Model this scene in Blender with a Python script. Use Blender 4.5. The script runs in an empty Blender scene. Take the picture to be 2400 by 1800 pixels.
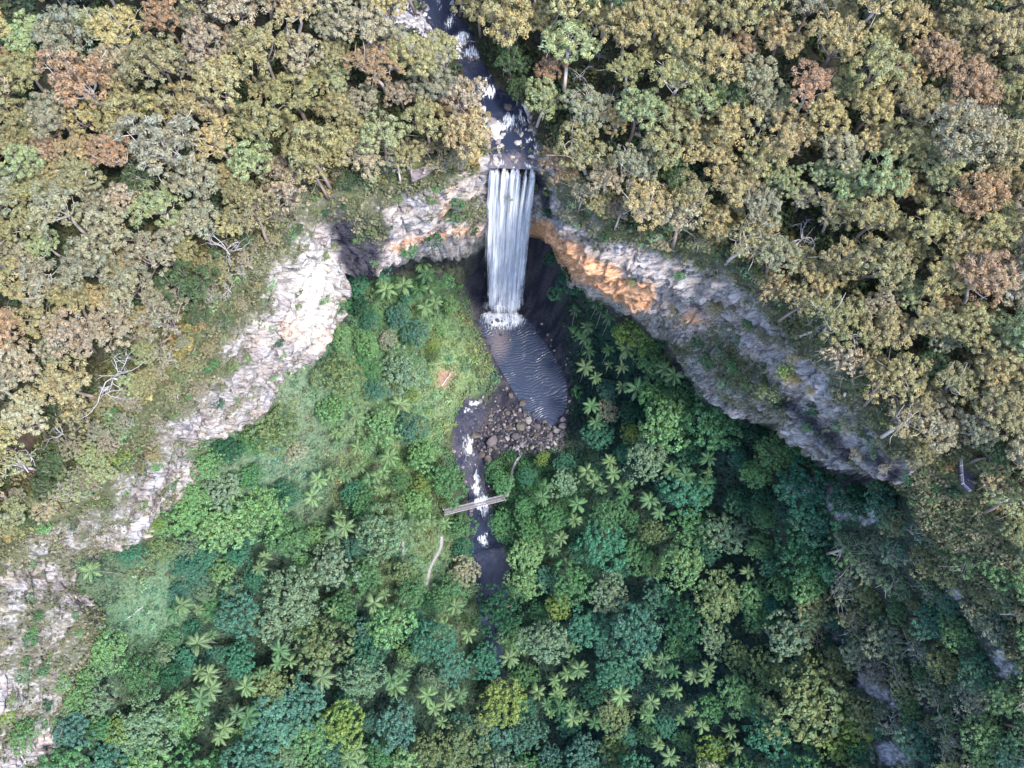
import bpy, bmesh, math, random
import numpy as np
from mathutils import Vector
R = np.random.default_rng(7)
random.seed(7)
SKY, SUN, HAZE, EXPO = .15, 2.1, 0.0, 2.08
scene = bpy.context.scene
COL = scene.collection
# ------------------------------------------------------------------ camera
H = 268.0; PITCH = math.radians(74); F = 1884.0        # drone 268 m above the plunge pool, looking 74 deg down
cam = bpy.data.cameras.new('camera'); camo = bpy.data.objects.new('camera', cam); COL.objects.link(camo)
camo.location = (0, 0, H); camo.rotation_euler = (math.pi/2 - PITCH, 0, 0)
cam.sensor_width = 36; cam.lens = F/2400*36; cam.clip_end = 4000
scene.camera = camo
CP, SP = math.cos(PITCH), math.sin(PITCH)
def at(px, py, z):
    u = (np.asarray(px, float)-1200)/F; v = (900-np.asarray(py, float))/F
    dx, dy, dz = u, CP+v*SP, -SP+v*CP
    t = (z-H)/dz
    return np.stack([dx*t, dy*t, np.zeros_like(t)+z], -1)
def proj(P):
    P = np.asarray(P, float); x, y, z = P[..., 0], P[..., 1], P[..., 2]-H
    dep = y*CP - z*SP; up = y*SP + z*CP
    return np.stack([1200+F*x/dep, 900-F*up/dep], -1), dep
# ------------------------------------------------------------------ noise
def _h(i, j, k, seed):
    n = (i*374761393 + j*668265263 + k*2147483647 + seed*974634777) & 0xffffffff
    n = ((n ^ (n >> 13))*1274126177) & 0xffffffff
    n = (n ^ (n >> 16))
    n = (n*2246822519) & 0xffffffff
    return ((n ^ (n >> 15)) & 0xffff)/65535.0
def noise(P, seed=0):
    P = np.asarray(P, float)
    if P.shape[-1] == 2: P = np.concatenate([P, np.zeros(P.shape[:-1]+(1,))], -1)
    I = np.floor(P).astype(np.int64); f = P-I; f = f*f*(3-2*f)
    i, j, k = I[..., 0], I[..., 1], I[..., 2]; a, b, c = f[..., 0], f[..., 1], f[..., 2]
    g = lambda di, dj, dk: _h(i+di, j+dj, k+dk, seed)
    x00 = g(0,0,0)*(1-a)+g(1,0,0)*a; x10 = g(0,1,0)*(1-a)+g(1,1,0)*a
    x01 = g(0,0,1)*(1-a)+g(1,0,1)*a; x11 = g(0,1,1)*(1-a)+g(1,1,1)*a
    return ((x00*(1-b)+x10*b)*(1-c)+(x01*(1-b)+x11*b)*c)*2-1
def fbm(P, oct=4, seed=0):
    P = np.asarray(P, float); s = 0; a = 1; t = 0
    for o in range(oct):
        s = s+a*noise(P*2**o+o*17.3, seed+o); t += a; a *= .5
    return s/t
def sstep(a, b, x):
    t = np.clip((x-a)/(b-a), 0, 1); return t*t*(3-2*t)
def inpoly(P, poly):
    P = np.asarray(P, float); poly = np.asarray(poly, float)
    x, y = P[..., 0], P[..., 1]; r = np.zeros(x.shape, bool)
    for (x0, y0), (x1, y1) in zip(poly, np.roll(poly, -1, 0)):
        c = ((y0 > y) != (y1 > y))
        r ^= c & (x < (x1-x0)*(y-y0)/((y1-y0) if y1 != y0 else 1e-9)+x0)
    return r
def segdist(P, line):
    P = np.asarray(P, float); line = np.asarray(line, float); best = np.full(P.shape[:-1], 1e9); par = np.zeros(P.shape[:-1])
    for k in range(len(line)-1):
        a, b = line[k, :2], line[k+1, :2]; d = b-a; L = (d@d)+1e-9
        t = np.clip(((P[..., 0]-a[0])*d[0]+(P[..., 1]-a[1])*d[1])/L, 0, 1)
        q = np.hypot(P[..., 0]-a[0]-t*d[0], P[..., 1]-a[1]-t*d[1])
        m = q < best; best = np.where(m, q, best); par = np.where(m, k+t, par)
    return best, par
def polydist(P, poly):      # signed, negative inside
    poly = np.asarray(poly, float); d, _ = segdist(P, np.vstack([poly, poly[:1]]))
    return np.where(inpoly(P, poly), -d, d)
def catmull(C, n):
    C = np.asarray(C, float); m = len(C); t = np.linspace(0, m-1-1e-9, n); i = t.astype(int); f = (t-i)[:, None]
    g = lambda k: C[np.clip(k, 0, m-1)]
    p0, p1, p2, p3 = g(i-1), g(i), g(i+1), g(i+2)
    return .5*(2*p1+(p2-p0)*f+(2*p0-5*p1+4*p2-p3)*f**2+(3*p1-p0-3*p2+p3)*f**3)
def resample(line, step):
    line = np.asarray(line, float); d = np.r_[0, np.cumsum(np.linalg.norm(np.diff(line, axis=0), axis=1))]
    n = max(2, int(d[-1]/step)); s = np.linspace(0, d[-1], n)
    return np.stack([np.interp(s, d, line[:, k]) for k in range(line.shape[1])], 1)
# ------------------------------------------------------------------ mesh helpers
def mesh(name, V, Fs, mat=None, smooth=False, fattr=None, cattr=None):
    V = np.asarray(V, np.float32).reshape(-1, 3)
    if not isinstance(Fs, list): Fs = [Fs]
    Fs = [np.asarray(f, np.int32) for f in Fs if len(f)]
    me = bpy.data.meshes.new(name)
    me.vertices.add(len(V)); me.vertices.foreach_set('co', V.ravel())
    nl = sum(f.size for f in Fs); nf = sum(len(f) for f in Fs)
    me.loops.add(nl); me.loops.foreach_set('vertex_index', np.concatenate([f.ravel() for f in Fs]))
    me.polygons.add(nf)
    tot = np.concatenate([np.full(len(f), f.shape[1], np.int32) for f in Fs])
    me.polygons.foreach_set('loop_start', np.r_[0, np.cumsum(tot)[:-1]].astype(np.int32))
    me.polygons.foreach_set('loop_total', tot)
    me.update(calc_edges=True)
    if smooth: me.polygons.foreach_set('use_smooth', np.ones(nf, bool))
    for k, a in (fattr or {}).items():
        me.attributes.new(k, 'FLOAT', 'POINT').data.foreach_set('value', np.asarray(a, np.float32).ravel())
    for k, a in (cattr or {}).items():
        a = np.asarray(a, np.float32)
        if a.shape[1] == 3: a = np.concatenate([a, np.ones((len(a), 1), np.float32)], 1)
        me.attributes.new(k, 'FLOAT_COLOR', 'POINT').data.foreach_set('color', a.ravel())
    if mat: me.materials.append(mat)
    me.validate()
    return me
def obj(name, me, parent=None, loc=None):
    o = bpy.data.objects.new(name, me); COL.objects.link(o)
    if parent: o.parent = parent
    if loc is not None: o.location = loc
    return o
def tag(o, label=None, cat=None, group=None, kind=None):
    if label: o['label'] = label
    if cat: o['category'] = cat
    if group: o['group'] = group
    if kind: o['kind'] = kind
    return o
def empty(name, loc=(0,0,0), rz=0, s=1):
    o = bpy.data.objects.new(name, None); COL.objects.link(o)
    o.location = loc; o.rotation_euler = (0, 0, rz); o.scale = (s, s, s) if np.isscalar(s) else s
    o.empty_display_size = .2
    return o
def gridfaces(n, m):
    i, j = np.meshgrid(np.arange(n-1), np.arange(m-1), indexing='ij'); a = (i*m+j).ravel()
    return np.stack([a, a+m, a+m+1, a+1], 1)
class MB:
    def __init__(s): s.V = []; s.F4 = []; s.F3 = []; s.n = 0
    def add(s, V, F4=None, F3=None):
        s.V.append(np.asarray(V, float).reshape(-1, 3))
        if F4 is not None: s.F4.append(np.asarray(F4)+s.n)
        if F3 is not None: s.F3.append(np.asarray(F3)+s.n)
        s.n += len(s.V[-1])
    def tube(s, P, r, k=6):
        P = np.asarray(P, float); n = len(P); r = np.broadcast_to(np.asarray(r, float), (n,))
        T = np.gradient(P, axis=0); T /= np.linalg.norm(T, axis=1)[:, None]+1e-9
        ref = np.array([0, 0, 1.]) if abs(T[:, 2]).mean() < .8 else np.array([1., 0, 0])
        A = np.cross(T, ref); A /= np.linalg.norm(A, axis=1)[:, None]+1e-9; B = np.cross(T, A)
        a = np.linspace(0, 2*np.pi, k, endpoint=False)
        V = P[:, None]+r[:, None, None]*(A[:, None]*np.cos(a)[:, None]+B[:, None]*np.sin(a)[:, None])
        i, j = np.meshgrid(np.arange(n-1), np.arange(k), indexing='ij'); q = (j+1) % k
        Fq = np.stack([i*k+j, i*k+q, (i+1)*k+q, (i+1)*k+j], -1).reshape(-1, 4)
        V = np.vstack([V.reshape(-1, 3), P[:1], P[-1:]]); c0 = n*k
        jj = np.arange(k); q = (jj+1) % k
        F3 = np.vstack([np.stack([q, jj, np.full(k, c0)], 1), np.stack([(n-1)*k+jj, (n-1)*k+q, np.full(k, c0+1)], 1)])
        s.add(V, Fq, F3)
    def box(s, c, sz, rz=0, tilt=None):
        x, y, z = np.asarray(sz)/2
        V = np.array([[-x,-y,-z],[x,-y,-z],[x,y,-z],[-x,y,-z],[-x,-y,z],[x,-y,z],[x,y,z],[-x,y,z]])
        if tilt: t = math.tan(tilt); V[:, 2] += V[:, 0]*t
        cs, sn = math.cos(rz), math.sin(rz)
        V = np.stack([V[:, 0]*cs-V[:, 1]*sn, V[:, 0]*sn+V[:, 1]*cs, V[:, 2]], 1)+np.asarray(c)
        s.add(V, [[0,3,2,1],[4,5,6,7],[0,1,5,4],[1,2,6,5],[2,3,7,6],[3,0,4,7]])
    def me(s, name, mat=None, smooth=False, **k):
        Fs = []
        if s.F4: Fs.append(np.vstack(s.F4))
        if s.F3: Fs.append(np.vstack(s.F3))
        return mesh(name, np.vstack(s.V), Fs, mat, smooth, **k)
# ------------------------------------------------------------------ node helpers
def mat_new(name):
    m = bpy.data.materials.new(name); m.use_nodes = True; nt = m.node_tree; nt.nodes.clear()
    out = nt.nodes.new('ShaderNodeOutputMaterial')
    return m, nt, out
class N:
    def __init__(s, nt): s.nt = nt
    def __call__(s, typ, ins=None, **props):
        n = s.nt.nodes.new(typ)
        for k, v in props.items(): setattr(n, k, v)
        for k, v in (ins or {}).items():
            if isinstance(v, tuple) and len(v) == 2 and hasattr(v[0], 'outputs'): s.nt.links.new(v[0].outputs[v[1]], n.inputs[k])
            elif hasattr(v, 'outputs'): s.nt.links.new(v.outputs[0], n.inputs[k])
            else: n.inputs[k].default_value = v
        return n
    def mix(s, a, b, f, blend='MIX'):
        n = s.nt.nodes.new('ShaderNodeMix'); n.data_type = 'RGBA'; n.blend_type = blend
        for k, v in ((0, f), (6, a), (7, b)):
            if hasattr(v, 'outputs'):
                s.nt.links.new((v.outputs[2] if v.bl_idname == 'ShaderNodeMix' else v.outputs[0]), n.inputs[k])
            elif isinstance(v, tuple) and hasattr(v[0], 'outputs'): s.nt.links.new(v[0].outputs[v[1]], n.inputs[k])
            else: n.inputs[k].default_value = (v if k == 0 else (v[0], v[1], v[2], 1))
        return n
    def math(s, op, a, b=None, c=None):
        n = s.nt.nodes.new('ShaderNodeMath'); n.operation = op
        for k, v in ((0, a), (1, b), (2, c)):
            if v is None: continue
            if hasattr(v, 'outputs'): s.nt.links.new(v.outputs[0], n.inputs[k])
            elif isinstance(v, tuple): s.nt.links.new(v[0].outputs[v[1]], n.inputs[k])
            else: n.inputs[k].default_value = v
        return n
    def ramp(s, f, stops):
        n = s.nt.nodes.new('ShaderNodeValToRGB'); e = n.color_ramp.elements
        while len(e) < len(stops): e.new(.5)
        for el, (p, c) in zip(e, stops): el.position = p; el.color = (*c, 1) if len(c) == 3 else c
        s.nt.links.new(f.outputs[0], n.inputs[0]); return n
    def attr(s, name): return s('ShaderNodeAttribute', attribute_name=name)
def link(nt, a, ao, b, bi): nt.links.new(a.outputs[ao], b.inputs[bi])

def foliage_mat(name='foliage'):
    m, nt, out = mat_new(name); n = N(nt)
    oi = n('ShaderNodeObjectInfo'); col = n.attr('Col')
    c = n.mix((oi, 'Color'), (col, 'Color'), 1.0, 'MULTIPLY')
    d = n('ShaderNodeBsdfPrincipled', {'Base Color': (c, 2), 'Roughness': .55})
    d.inputs['Specular IOR Level'].default_value = .25
    t = n('ShaderNodeBsdfTranslucent', {'Color': (c, 2)})
    mx = n('ShaderNodeMixShader', {0: .30, 1: d, 2: t}); link(nt, mx, 0, out, 0)
    return m
def simple_mat(name, col, rough=.8, var=.25, scale=3.0, spec=.3, objcol=False):
    m, nt, out = mat_new(name); n = N(nt)
    tc = n('ShaderNodeTexCoord'); nz = n('ShaderNodeTexNoise', {'Vector': (tc, 'Object'), 'Scale': scale, 'Detail': 6.0})
    r = n.ramp(nz, [(.3, tuple(x*(1-var) for x in col)), (.7, tuple(min(1, x*(1+var)) for x in col))])
    src = (r, 0)
    if objcol:
        oi = n('ShaderNodeObjectInfo'); c = n.mix((oi, 'Color'), r, 1.0, 'MULTIPLY'); src = (c, 2)
    d = n('ShaderNodeBsdfPrincipled', {'Base Color': src, 'Roughness': rough}); d.inputs['Specular IOR Level'].default_value = spec
    b = n('ShaderNodeBump', {'Height': nz, 'Strength': .4, 'Distance': .1}); link(nt, b, 0, d, 'Normal')
    link(nt, d, 0, out, 0); return m
def rock_mat(name):
    # attributes: ochre (orange seepage stain), wetdark (wet and weathered rock, with cliff shade painted in), moss (green growth), pale (whitish patches)
    m, nt, out = mat_new(name); n = N(nt)
    geo = n('ShaderNodeNewGeometry')
    mp = n('ShaderNodeMapping', {'Vector': (geo, 'Position')}); mp.inputs['Rotation'].default_value = (.5, .35, .6); mp.inputs['Scale'].default_value = (.35, 1.5, 1.0)
    n1 = n('ShaderNodeTexNoise', {'Vector': mp, 'Scale': .55, 'Detail': 12.0, 'Roughness': .78, 'Distortion': .6})
    n2 = n('ShaderNodeTexNoise', {'Vector': (geo, 'Position'), 'Scale': .16, 'Detail': 8.0, 'Roughness': .7})
    n3 = n('ShaderNodeTexNoise', {'Vector': (geo, 'Position'), 'Scale': 1.3, 'Detail': 6.0, 'Roughness': .7})
    base = n.ramp(n1, [(.35, (.035,.03,.04)), (.43, (.165,.15,.165)), (.51, (.36,.34,.355)), (.60, (.52,.495,.505)), (.72, (.62,.60,.60))])
    warm = n.ramp(n2, [(.40, (1,1,1)), (.62, (1.0,.86,.72))])
    c = n.mix(base, warm, 1.0, 'MULTIPLY')
    oc = n.ramp(n1, [(.36, (.12,.06,.04)), (.44, (.50,.23,.11)), (.54, (.74,.40,.22)), (.66, (.76,.56,.44))])
    fo = n.math('MULTIPLY_ADD', n3, 2.2, -1.15); fo = n.math('ADD', n.attr('ochre'), fo); fo = n.math('MULTIPLY_ADD', fo, 2.5, -.75); fo.use_clamp = True
    c = n.mix(c, oc, fo)
    pw = n.ramp(n1, [(.36, (.16,.14,.12)), (.45, (.46,.42,.37)), (.56, (.68,.64,.58)), (.68, (.76,.72,.66))])
    fp = n.math('MULTIPLY_ADD', n.math('ADD', n.attr('pale'), n.math('MULTIPLY_ADD', n3, .9, -.45)), 2.0, -.5); fp.use_clamp = True
    c = n.mix(c, pw, fp)
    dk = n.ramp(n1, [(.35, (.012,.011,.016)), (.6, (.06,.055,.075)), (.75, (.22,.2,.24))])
    fd = n.math('MULTIPLY_ADD', n.math('ADD', n.attr('wetshade'), n.math('MULTIPLY_ADD', n2, 1.0, -.5)), 2.5, -.75); fd.use_clamp = True
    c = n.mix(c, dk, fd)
    ms = n.ramp(n3, [(.35, (.03,.036,.017)), (.55, (.095,.105,.05)), (.72, (.17,.165,.095))])
    fm = n.math('MULTIPLY_ADD', n.math('ADD', n.attr('moss'), n.math('MULTIPLY_ADD', n3, 1.6, -.8)), 3.0, -1.0); fm.use_clamp = True
    c = n.mix(c, ms, fm)
    n4 = n('ShaderNodeTexNoise', {'Vector': (geo, 'Position'), 'Scale': 2.6, 'Detail': 5.0, 'Roughness': .7})
    sp = n.ramp(n4, [(.30, (.30,.28,.30)), (.43, (1,1,1)), (.6, (1.06,1.05,1.05))]); c = n.mix(c, sp, .85, 'MULTIPLY')
    d = n('ShaderNodeBsdfPrincipled', {'Base Color': (c, 2), 'Roughness': .85}); d.inputs['Specular IOR Level'].default_value = .25
    b = n('ShaderNodeBump', {'Height': n1, 'Strength': 1.0, 'Distance': 1.1}); link(nt, b, 0, d, 'Normal')
    link(nt, d, 0, out, 0); return m
def ground_mat(name):
    # vertex colour of the ground cover, broken up by noise; rock where the rock attribute is set
    m, nt, out = mat_new(name); n = N(nt)
    geo = n('ShaderNodeNewGeometry')
    n1 = n('ShaderNodeTexNoise', {'Vector': (geo, 'Position'), 'Scale': 1.1, 'Detail': 10.0, 'Roughness': .75})
    mp = n('ShaderNodeMapping', {'Vector': (geo, 'Position')}); mp.inputs['Rotation'].default_value = (.3, .2, .7); mp.inputs['Scale'].default_value = (.5, 1.6, 1.0)
    n2 = n('ShaderNodeTexNoise', {'Vector': mp, 'Scale': .7, 'Detail': 11.0, 'Roughness': .75})
    g = n.ramp(n1, [(.3, (.35,.35,.35)), (.5, (.9,.9,.9)), (.7, (1.5,1.5,1.4))])
    c = n.mix((n.attr('Col'), 'Color'), g, 1.0, 'MULTIPLY')
    rk = n.ramp(n2, [(.36, (.04,.035,.045)), (.47, (.2,.185,.2)), (.6, (.44,.42,.44)), (.7, (.62,.6,.6))])
    fr = n.math('MULTIPLY_ADD', n.math('ADD', n.attr('rock'), n.math('MULTIPLY_ADD', n1, 1.2, -.6)), 3.0, -1.0); fr.use_clamp = True
    c = n.mix(c, rk, fr)
    d = n('ShaderNodeBsdfPrincipled', {'Base Color': (c, 2), 'Roughness': .9}); d.inputs['Specular IOR Level'].default_value = .2
    b = n('ShaderNodeBump', {'Height': n2, 'Strength': .8, 'Distance': .5}); link(nt, b, 0, d, 'Normal')
    link(nt, d, 0, out, 0); return m
def water_mat(name, deep=(.012,.016,.032), wscale=1.1, bump=.5, rough=.1):
    m, nt, out = mat_new(name); n = N(nt)
    geo = n('ShaderNodeNewGeometry')
    nb = n('ShaderNodeTexNoise', {'Vector': (geo, 'Position'), 'Scale': wscale*1.6, 'Detail': 5.0})
    mp = n('ShaderNodeMapping', {'Vector': (geo, 'Position')}); mp.inputs['Scale'].default_value = (2.2, .35, 1)
    ns = n('ShaderNodeTexNoise', {'Vector': mp, 'Scale': 1.6, 'Detail': 8.0, 'Roughness': .72, 'Distortion': .5})
    f = n.math('ADD', n.attr('foam'), n.math('MULTIPLY_ADD', ns, 3.6, -2.05)); f = n.math('MULTIPLY_ADD', f, 1.7, -.25); f.use_clamp = True
    bed = n.math('MULTIPLY_ADD', n.math('ADD', n.attr('bed'), n.math('MULTIPLY_ADD', nb, .8, -.4)), 1.6, -.3); bed.use_clamp = True
    c0 = n.mix(deep, (.10,.085,.095), bed)
    c = n.mix(c0, (.66,.68,.73), f)
    r = n.math('MULTIPLY_ADD', f, .6, rough)
    d = n('ShaderNodeBsdfPrincipled', {'Base Color': (c, 2), 'Roughness': r, 'IOR': 1.33})
    b = n('ShaderNodeBump', {'Height': nb, 'Strength': bump, 'Distance': .12}); link(nt, b, 0, d, 'Normal')
    link(nt, d, 0, out, 0); return m
def fall_mat(name, amp=2.1, bright=1.0):
    m, nt, out = mat_new(name); n = N(nt)
    uv = n.attr('streak')
    mp = n('ShaderNodeMapping', {'Vector': (uv, 'Vector')}); mp.inputs['Scale'].default_value = (30, 4.0, 1)
    n1 = n('ShaderNodeTexNoise', {'Vector': mp, 'Scale': 1.0, 'Detail': 9.0, 'Roughness': .72, 'Distortion': .9})
    a = n.math('ADD', n.attr('alpha'), n.math('MULTIPLY_ADD', n1, amp, -amp/2)); a.use_clamp = True
    c = n.ramp(n1, [(.34, (.50,.52,.61)), (.60, (.80,.81,.85))])
    geo = n('ShaderNodeNewGeometry')      # spray and droplets scatter light from every side, not only along the sheet's own normal
    vm = n('ShaderNodeVectorMath', {0: (geo, 'Normal')}, operation='SCALE'); vm.inputs['Scale'].default_value = .35
    va = n('ShaderNodeVectorMath', {0: vm, 1: (.25, -.25, .85)}, operation='ADD'); vn = n('ShaderNodeVectorMath', {0: va}, operation='NORMALIZE')
    d = n('ShaderNodeBsdfDiffuse', {'Color': (c, 0), 'Normal': vn}); t = n('ShaderNodeBsdfTranslucent', {'Color': (c, 0)})
    w = n('ShaderNodeMixShader', {0: .2, 1: d, 2: t})
    tr = n('ShaderNodeBsdfTransparent')
    mx = n('ShaderNodeMixShader', {0: a, 1: tr, 2: w}); link(nt, mx, 0, out, 0)
    return m
M_FOL = foliage_mat(); M_ROCK = rock_mat('cliff_rock'); M_GND = ground_mat('ground_cover')
M_BARK = simple_mat('gum_bark', (.42,.38,.36), objcol=True); M_DEAD = simple_mat('bleached_wood', (.36,.34,.345), var=.2)
M_TRUNK = simple_mat('dark_bark', (.16,.12,.10)); M_PALMT = simple_mat('palm_trunk', (.24,.22,.19))
M_BOUL = simple_mat('boulder_rock', (1,1,1), var=.55, scale=.9, objcol=True)
M_WATER = water_mat('creek_surface'); M_FALL = fall_mat('falling_water'); M_SPRAY = fall_mat('spray_mist', 1.0)
M_WOOD = simple_mat('weathered_timber', (.20,.17,.18)); M_STEEL = simple_mat('galvanised_steel', (.36,.36,.38), rough=.5)
M_PAVE = simple_mat('paving', (.19,.155,.17), var=.15, scale=1.5); M_PAVESHD = simple_mat('shaded_paving', (.055,.045,.07), var=.15)  # second paving has the shade over it painted into its colour
M_GRAVEL = simple_mat('gravel', (.22,.20,.21), scale=2.0); M_WHITE = simple_mat('white_paint', (.75,.75,.75), var=.05)
# ------------------------------------------------------------------ land
CL = [(-250,1780,78,60,1800,50),(-120,1620,78,160,1640,53),(-60,1450,79,220,1460,53),(0,1290,80,170,1350,58),(130,1220,82,230,1290,60),
 (270,1130,84,330,1255,61),(310,1010,86,440,1130,55),(400,900,90,480,1030,60),(430,850,93,600,960,55),(470,790,95,650,880,53),(540,700,98,740,840,50),
 (610,600,100,790,740,54),(680,530,100,800,650,67),(740,480,100,790,610,72),(800,460,100,840,610,71),(900,440,100,930,575,72),(1000,430,100,1020,545,76),
 (1080,415,100,1090,540,74),(1140,400,100,1150,535,72),(1200,390,100,1200,540,71),(1260,400,100,1255,545,70),(1300,430,100,1310,600,70),
 (1400,520,100,1400,660,72),(1500,560,100,1490,710,68),(1640,600,100,1560,770,60),(1770,680,101,1590,800,56),(1850,760,101,1680,940,47),
 (1890,830,101,1830,960,72),(1960,900,101,1860,1000,71),(2030,960,101,1930,1070,71),(2090,1030,101,2010,1095,79),(2140,1080,102,2090,1110,90),(2200,1110,102,2140,1130,91)]
CL = np.array(CL, float)
RIM0 = at(CL[:, 0], CL[:, 1], CL[:, 2]); TOE0 = at(CL[:, 3], CL[:, 4], CL[:, 5])
ext = at([2330,2480,2700], [1230,1420,1700], np.array([102.,102,102]))
RIM_POLY = np.vstack([RIM0[:, :2], ext[:, :2], [[260,-150],[-260,-150]]])
def rbf(C, smooth=.5):
    C = np.asarray(C, float); X = C[:, :2]/100; z = C[:, 2]; n = len(X)
    def k(a, b):
        r2 = ((a[:, None]-b[None])**2).sum(-1)+1e-12; return .5*r2*np.log(r2)
    A = np.zeros((n+3, n+3)); A[:n, :n] = k(X, X)+np.eye(n)*smooth*1e-2; A[:n, n] = 1; A[:n, n+1:] = X; A[n, :n] = 1; A[n+1:, :n] = X.T
    w = np.linalg.solve(A, np.r_[z, 0, 0, 0])
    def f(P):
        P = np.asarray(P, float); sh = P.shape[:-1]; Q = P.reshape(-1, P.shape[-1])[:, :2]/100; o = np.empty(len(Q))
        for s in range(0, len(Q), 20000):
            q = Q[s:s+20000]; o[s:s+20000] = k(q, X)@w[:n]+w[n]+q@w[n+1:]
        return o.reshape(sh)
    return f
vc = [(1190,745,0),(1180,700,1),(1250,880,-1),(1300,960,0),(1150,800,0),(1120,700,3),(1280,720,3),(1000,620,26),(900,620,38),(1090,580,32),(850,660,42),(800,770,46),(760,870,47),(660,950,50),
 (550,1040,55),(460,1130,54),(340,1280,57),(255,1350,55),(240,1470,51),(190,1640,50),(90,1790,47),(950,800,18),(1040,860,7),(1000,900,11),(900,1000,16),(700,1100,30),(620,1300,24),
 (420,1500,30),(420,1750,24),(1000,1100,3),(1030,1205,2),(1090,1010,-2),(1110,1110,-5),(1125,1200,-8),(1135,1270,-12),(1140,1340,-15),(1150,1420,-16),(1170,1600,-24),(1180,1800,-30),
 (1060,1180,0),(1180,1160,1),(1000,1330,2),(1230,1300,-6),(1250,1050,1),(1340,950,4),(1400,780,20),(1300,620,38),(1200,590,28),(1500,820,30),(1600,920,34),(1450,1000,12),(1300,1120,2),(1500,1250,2),(1750,1080,34),
 (1850,1130,46),(2000,1120,52),(2100,1130,70),(2200,1150,94),(1980,1210,58),(2150,1290,76),(2400,1380,98),(2330,1250,100),(1760,1260,16),(2050,1400,46),(2300,1520,74),(1930,1560,22),(2050,1700,34),(2400,1750,76),(1880,1440,24),
 (1500,1500,-8),(1700,1500,6),(1800,1750,4),(1500,1750,-16),(900,1600,6),(900,1400,10),(2700,1700,100)]
vc = np.array(vc, float); VC = at(vc[:, 0], vc[:, 1], vc[:, 2])
back = RIM0[12:30:2].copy(); cen = np.array([5., 60]); back[:, :2] += (back[:, :2]-cen)/np.linalg.norm(back[:, :2]-cen, axis=1)[:, None]*14; back[:, 2] = 46
fV = rbf(np.vstack([VC, back, [[-60,-120,5],[60,-120,-20],[0,-150,-45]]]))
pc = [(0,0,116),(600,0,122),(1010,0,119),(1130,200,108),(1180,300,103.5),(1200,380,100),(1800,0,124),(2400,0,128),(2400,600,122),(0,500,108),(0,950,98),(1500,300,112),(850,250,112),(1900,500,112),(2400,1100,112)]
pc = np.array(pc, float); PC = at(pc[:, 0], pc[:, 1], pc[:, 2])
fP = rbf(np.vstack([RIM0[::2], ext, PC, [[-300,300,130],[300,300,140],[-300,0,85],[300,0,115]]]))
# creek lines (px, py, half width px)
UC = np.array([(1005,-60,34),(1020,-10,36),(1045,45,31),(1080,95,29),(1106,150,21),(1128,190,22),(1148,222,26),(1175,262,44),(1194,300,42),(1204,345,42),(1204,396,50)], float)
UCZ = np.array([117.5,116,114,111,108.5,107,105.2,104,102.4,101.2,99.9])
UCW = at(UC[:, 0], UC[:, 1], UCZ)
LC = np.array([(1118,940,24),(1098,985,24),(1082,1040,20),(1104,1095,24),(1118,1150,20),(1128,1200,24),(1132,1250,24),(1142,1290,38),(1152,1335,42),(1154,1380,30),(1148,1420,22),(1160,1520,14),(1168,1640,12),(1175,1800,14)], float)
LCZ = np.array([-.6,-1.6,-2.8,-4.2,-5.6,-7.4,-9.6,-13.4,-14.6,-15,-15.6,-20,-25,-31])
LCW = at(LC[:, 0], LC[:, 1], LCZ)
POOL_PX = np.array([(1128,742),(1175,738),(1222,740),(1246,765),(1276,800),(1301,835),(1324,877),(1335,920),(1327,962),(1297,997),(1268,983),(1238,962),(1222,930),(1198,890),(1172,845),(1150,805),(1132,770)], float)
POOL = at(POOL_PX[:, 0], POOL_PX[:, 1], 0.)[:, :2]
WET_PX = [(1140,600),(1105,640),(1092,700),(1108,760),(1130,805),(1150,850),(1162,890),(1140,930),(1108,960),(1088,990),(1076,1040),(1080,1100),(1088,1160),(1100,1230),(1112,1260),(1150,1255),(1158,1190),(1148,1110),(1172,1062),(1240,1050),(1310,1060),(1336,1010),(1346,930),(1336,860),(1322,790),(1312,700),(1290,650),(1240,610)]
WET = at(np.array(WET_PX)[:, 0], np.array(WET_PX)[:, 1], 1.)[:, :2]
def Vh(P):
    z = fV(P)
    z = z+1.3*fbm(np.asarray(P)[..., :2]/9, 4, 5)
    d, t = segdist(P, LCW); zc = np.interp(t, np.arange(len(LCZ)), LCZ); w = np.interp(t, np.arange(len(LC)), LC[:, 2])*.145
    k = 1-sstep(w*.9, w*2.2+1.5, d); z = z*(1-k)+(zc-.9)*k
    pd = polydist(P, POOL); k = 1-sstep(-1.5, 2.0, pd); z = z*(1-k)+(-1.6)*k
    k = 1-sstep(1.5, 9, pd); z = np.where(pd > 0, z*(1-.75*k)+.75*k*(.6+.4*fbm(np.asarray(P)[..., :2]/2.5, 3, 8)), z)
    return z
def Ph(P):
    z = fP(P)+.9*fbm(np.asarray(P)[..., :2]/11, 3, 15)
    d, t = segdist(P, UCW); zc = np.interp(t, np.arange(len(UCZ)), UCZ); w = np.interp(t, np.arange(len(UC)), UC[:, 2])*.11
    k = 1-sstep(w*.9, w*1.9+1.5, d); return z*(1-k)+(zc-.7)*k
GX0, GY0, GS, GN = -330., -170., 1.5, 440
gx = GX0+GS*np.arange(GN); gy = GY0+GS*np.arange(GN+0)
GXY = np.stack(np.meshgrid(gx, gy, indexing='ij'), -1)
GV = Vh(GXY); GP = Ph(GXY); GRD = polydist(GXY, RIM_POLY)       # signed distance to the rim, negative in the gorge
def bil(G, P):
    P = np.asarray(P, float); a = np.clip((P[..., 0]-GX0)/GS, 0, GN-1.001); b = np.clip((P[..., 1]-GY0)/GS, 0, GN-1.001)
    i = a.astype(int); j = b.astype(int); f = a-i; g = b-j
    return G[i, j]*(1-f)*(1-g)+G[i+1, j]*f*(1-g)+G[i, j+1]*(1-f)*g+G[i+1, j+1]*f*g
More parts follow.
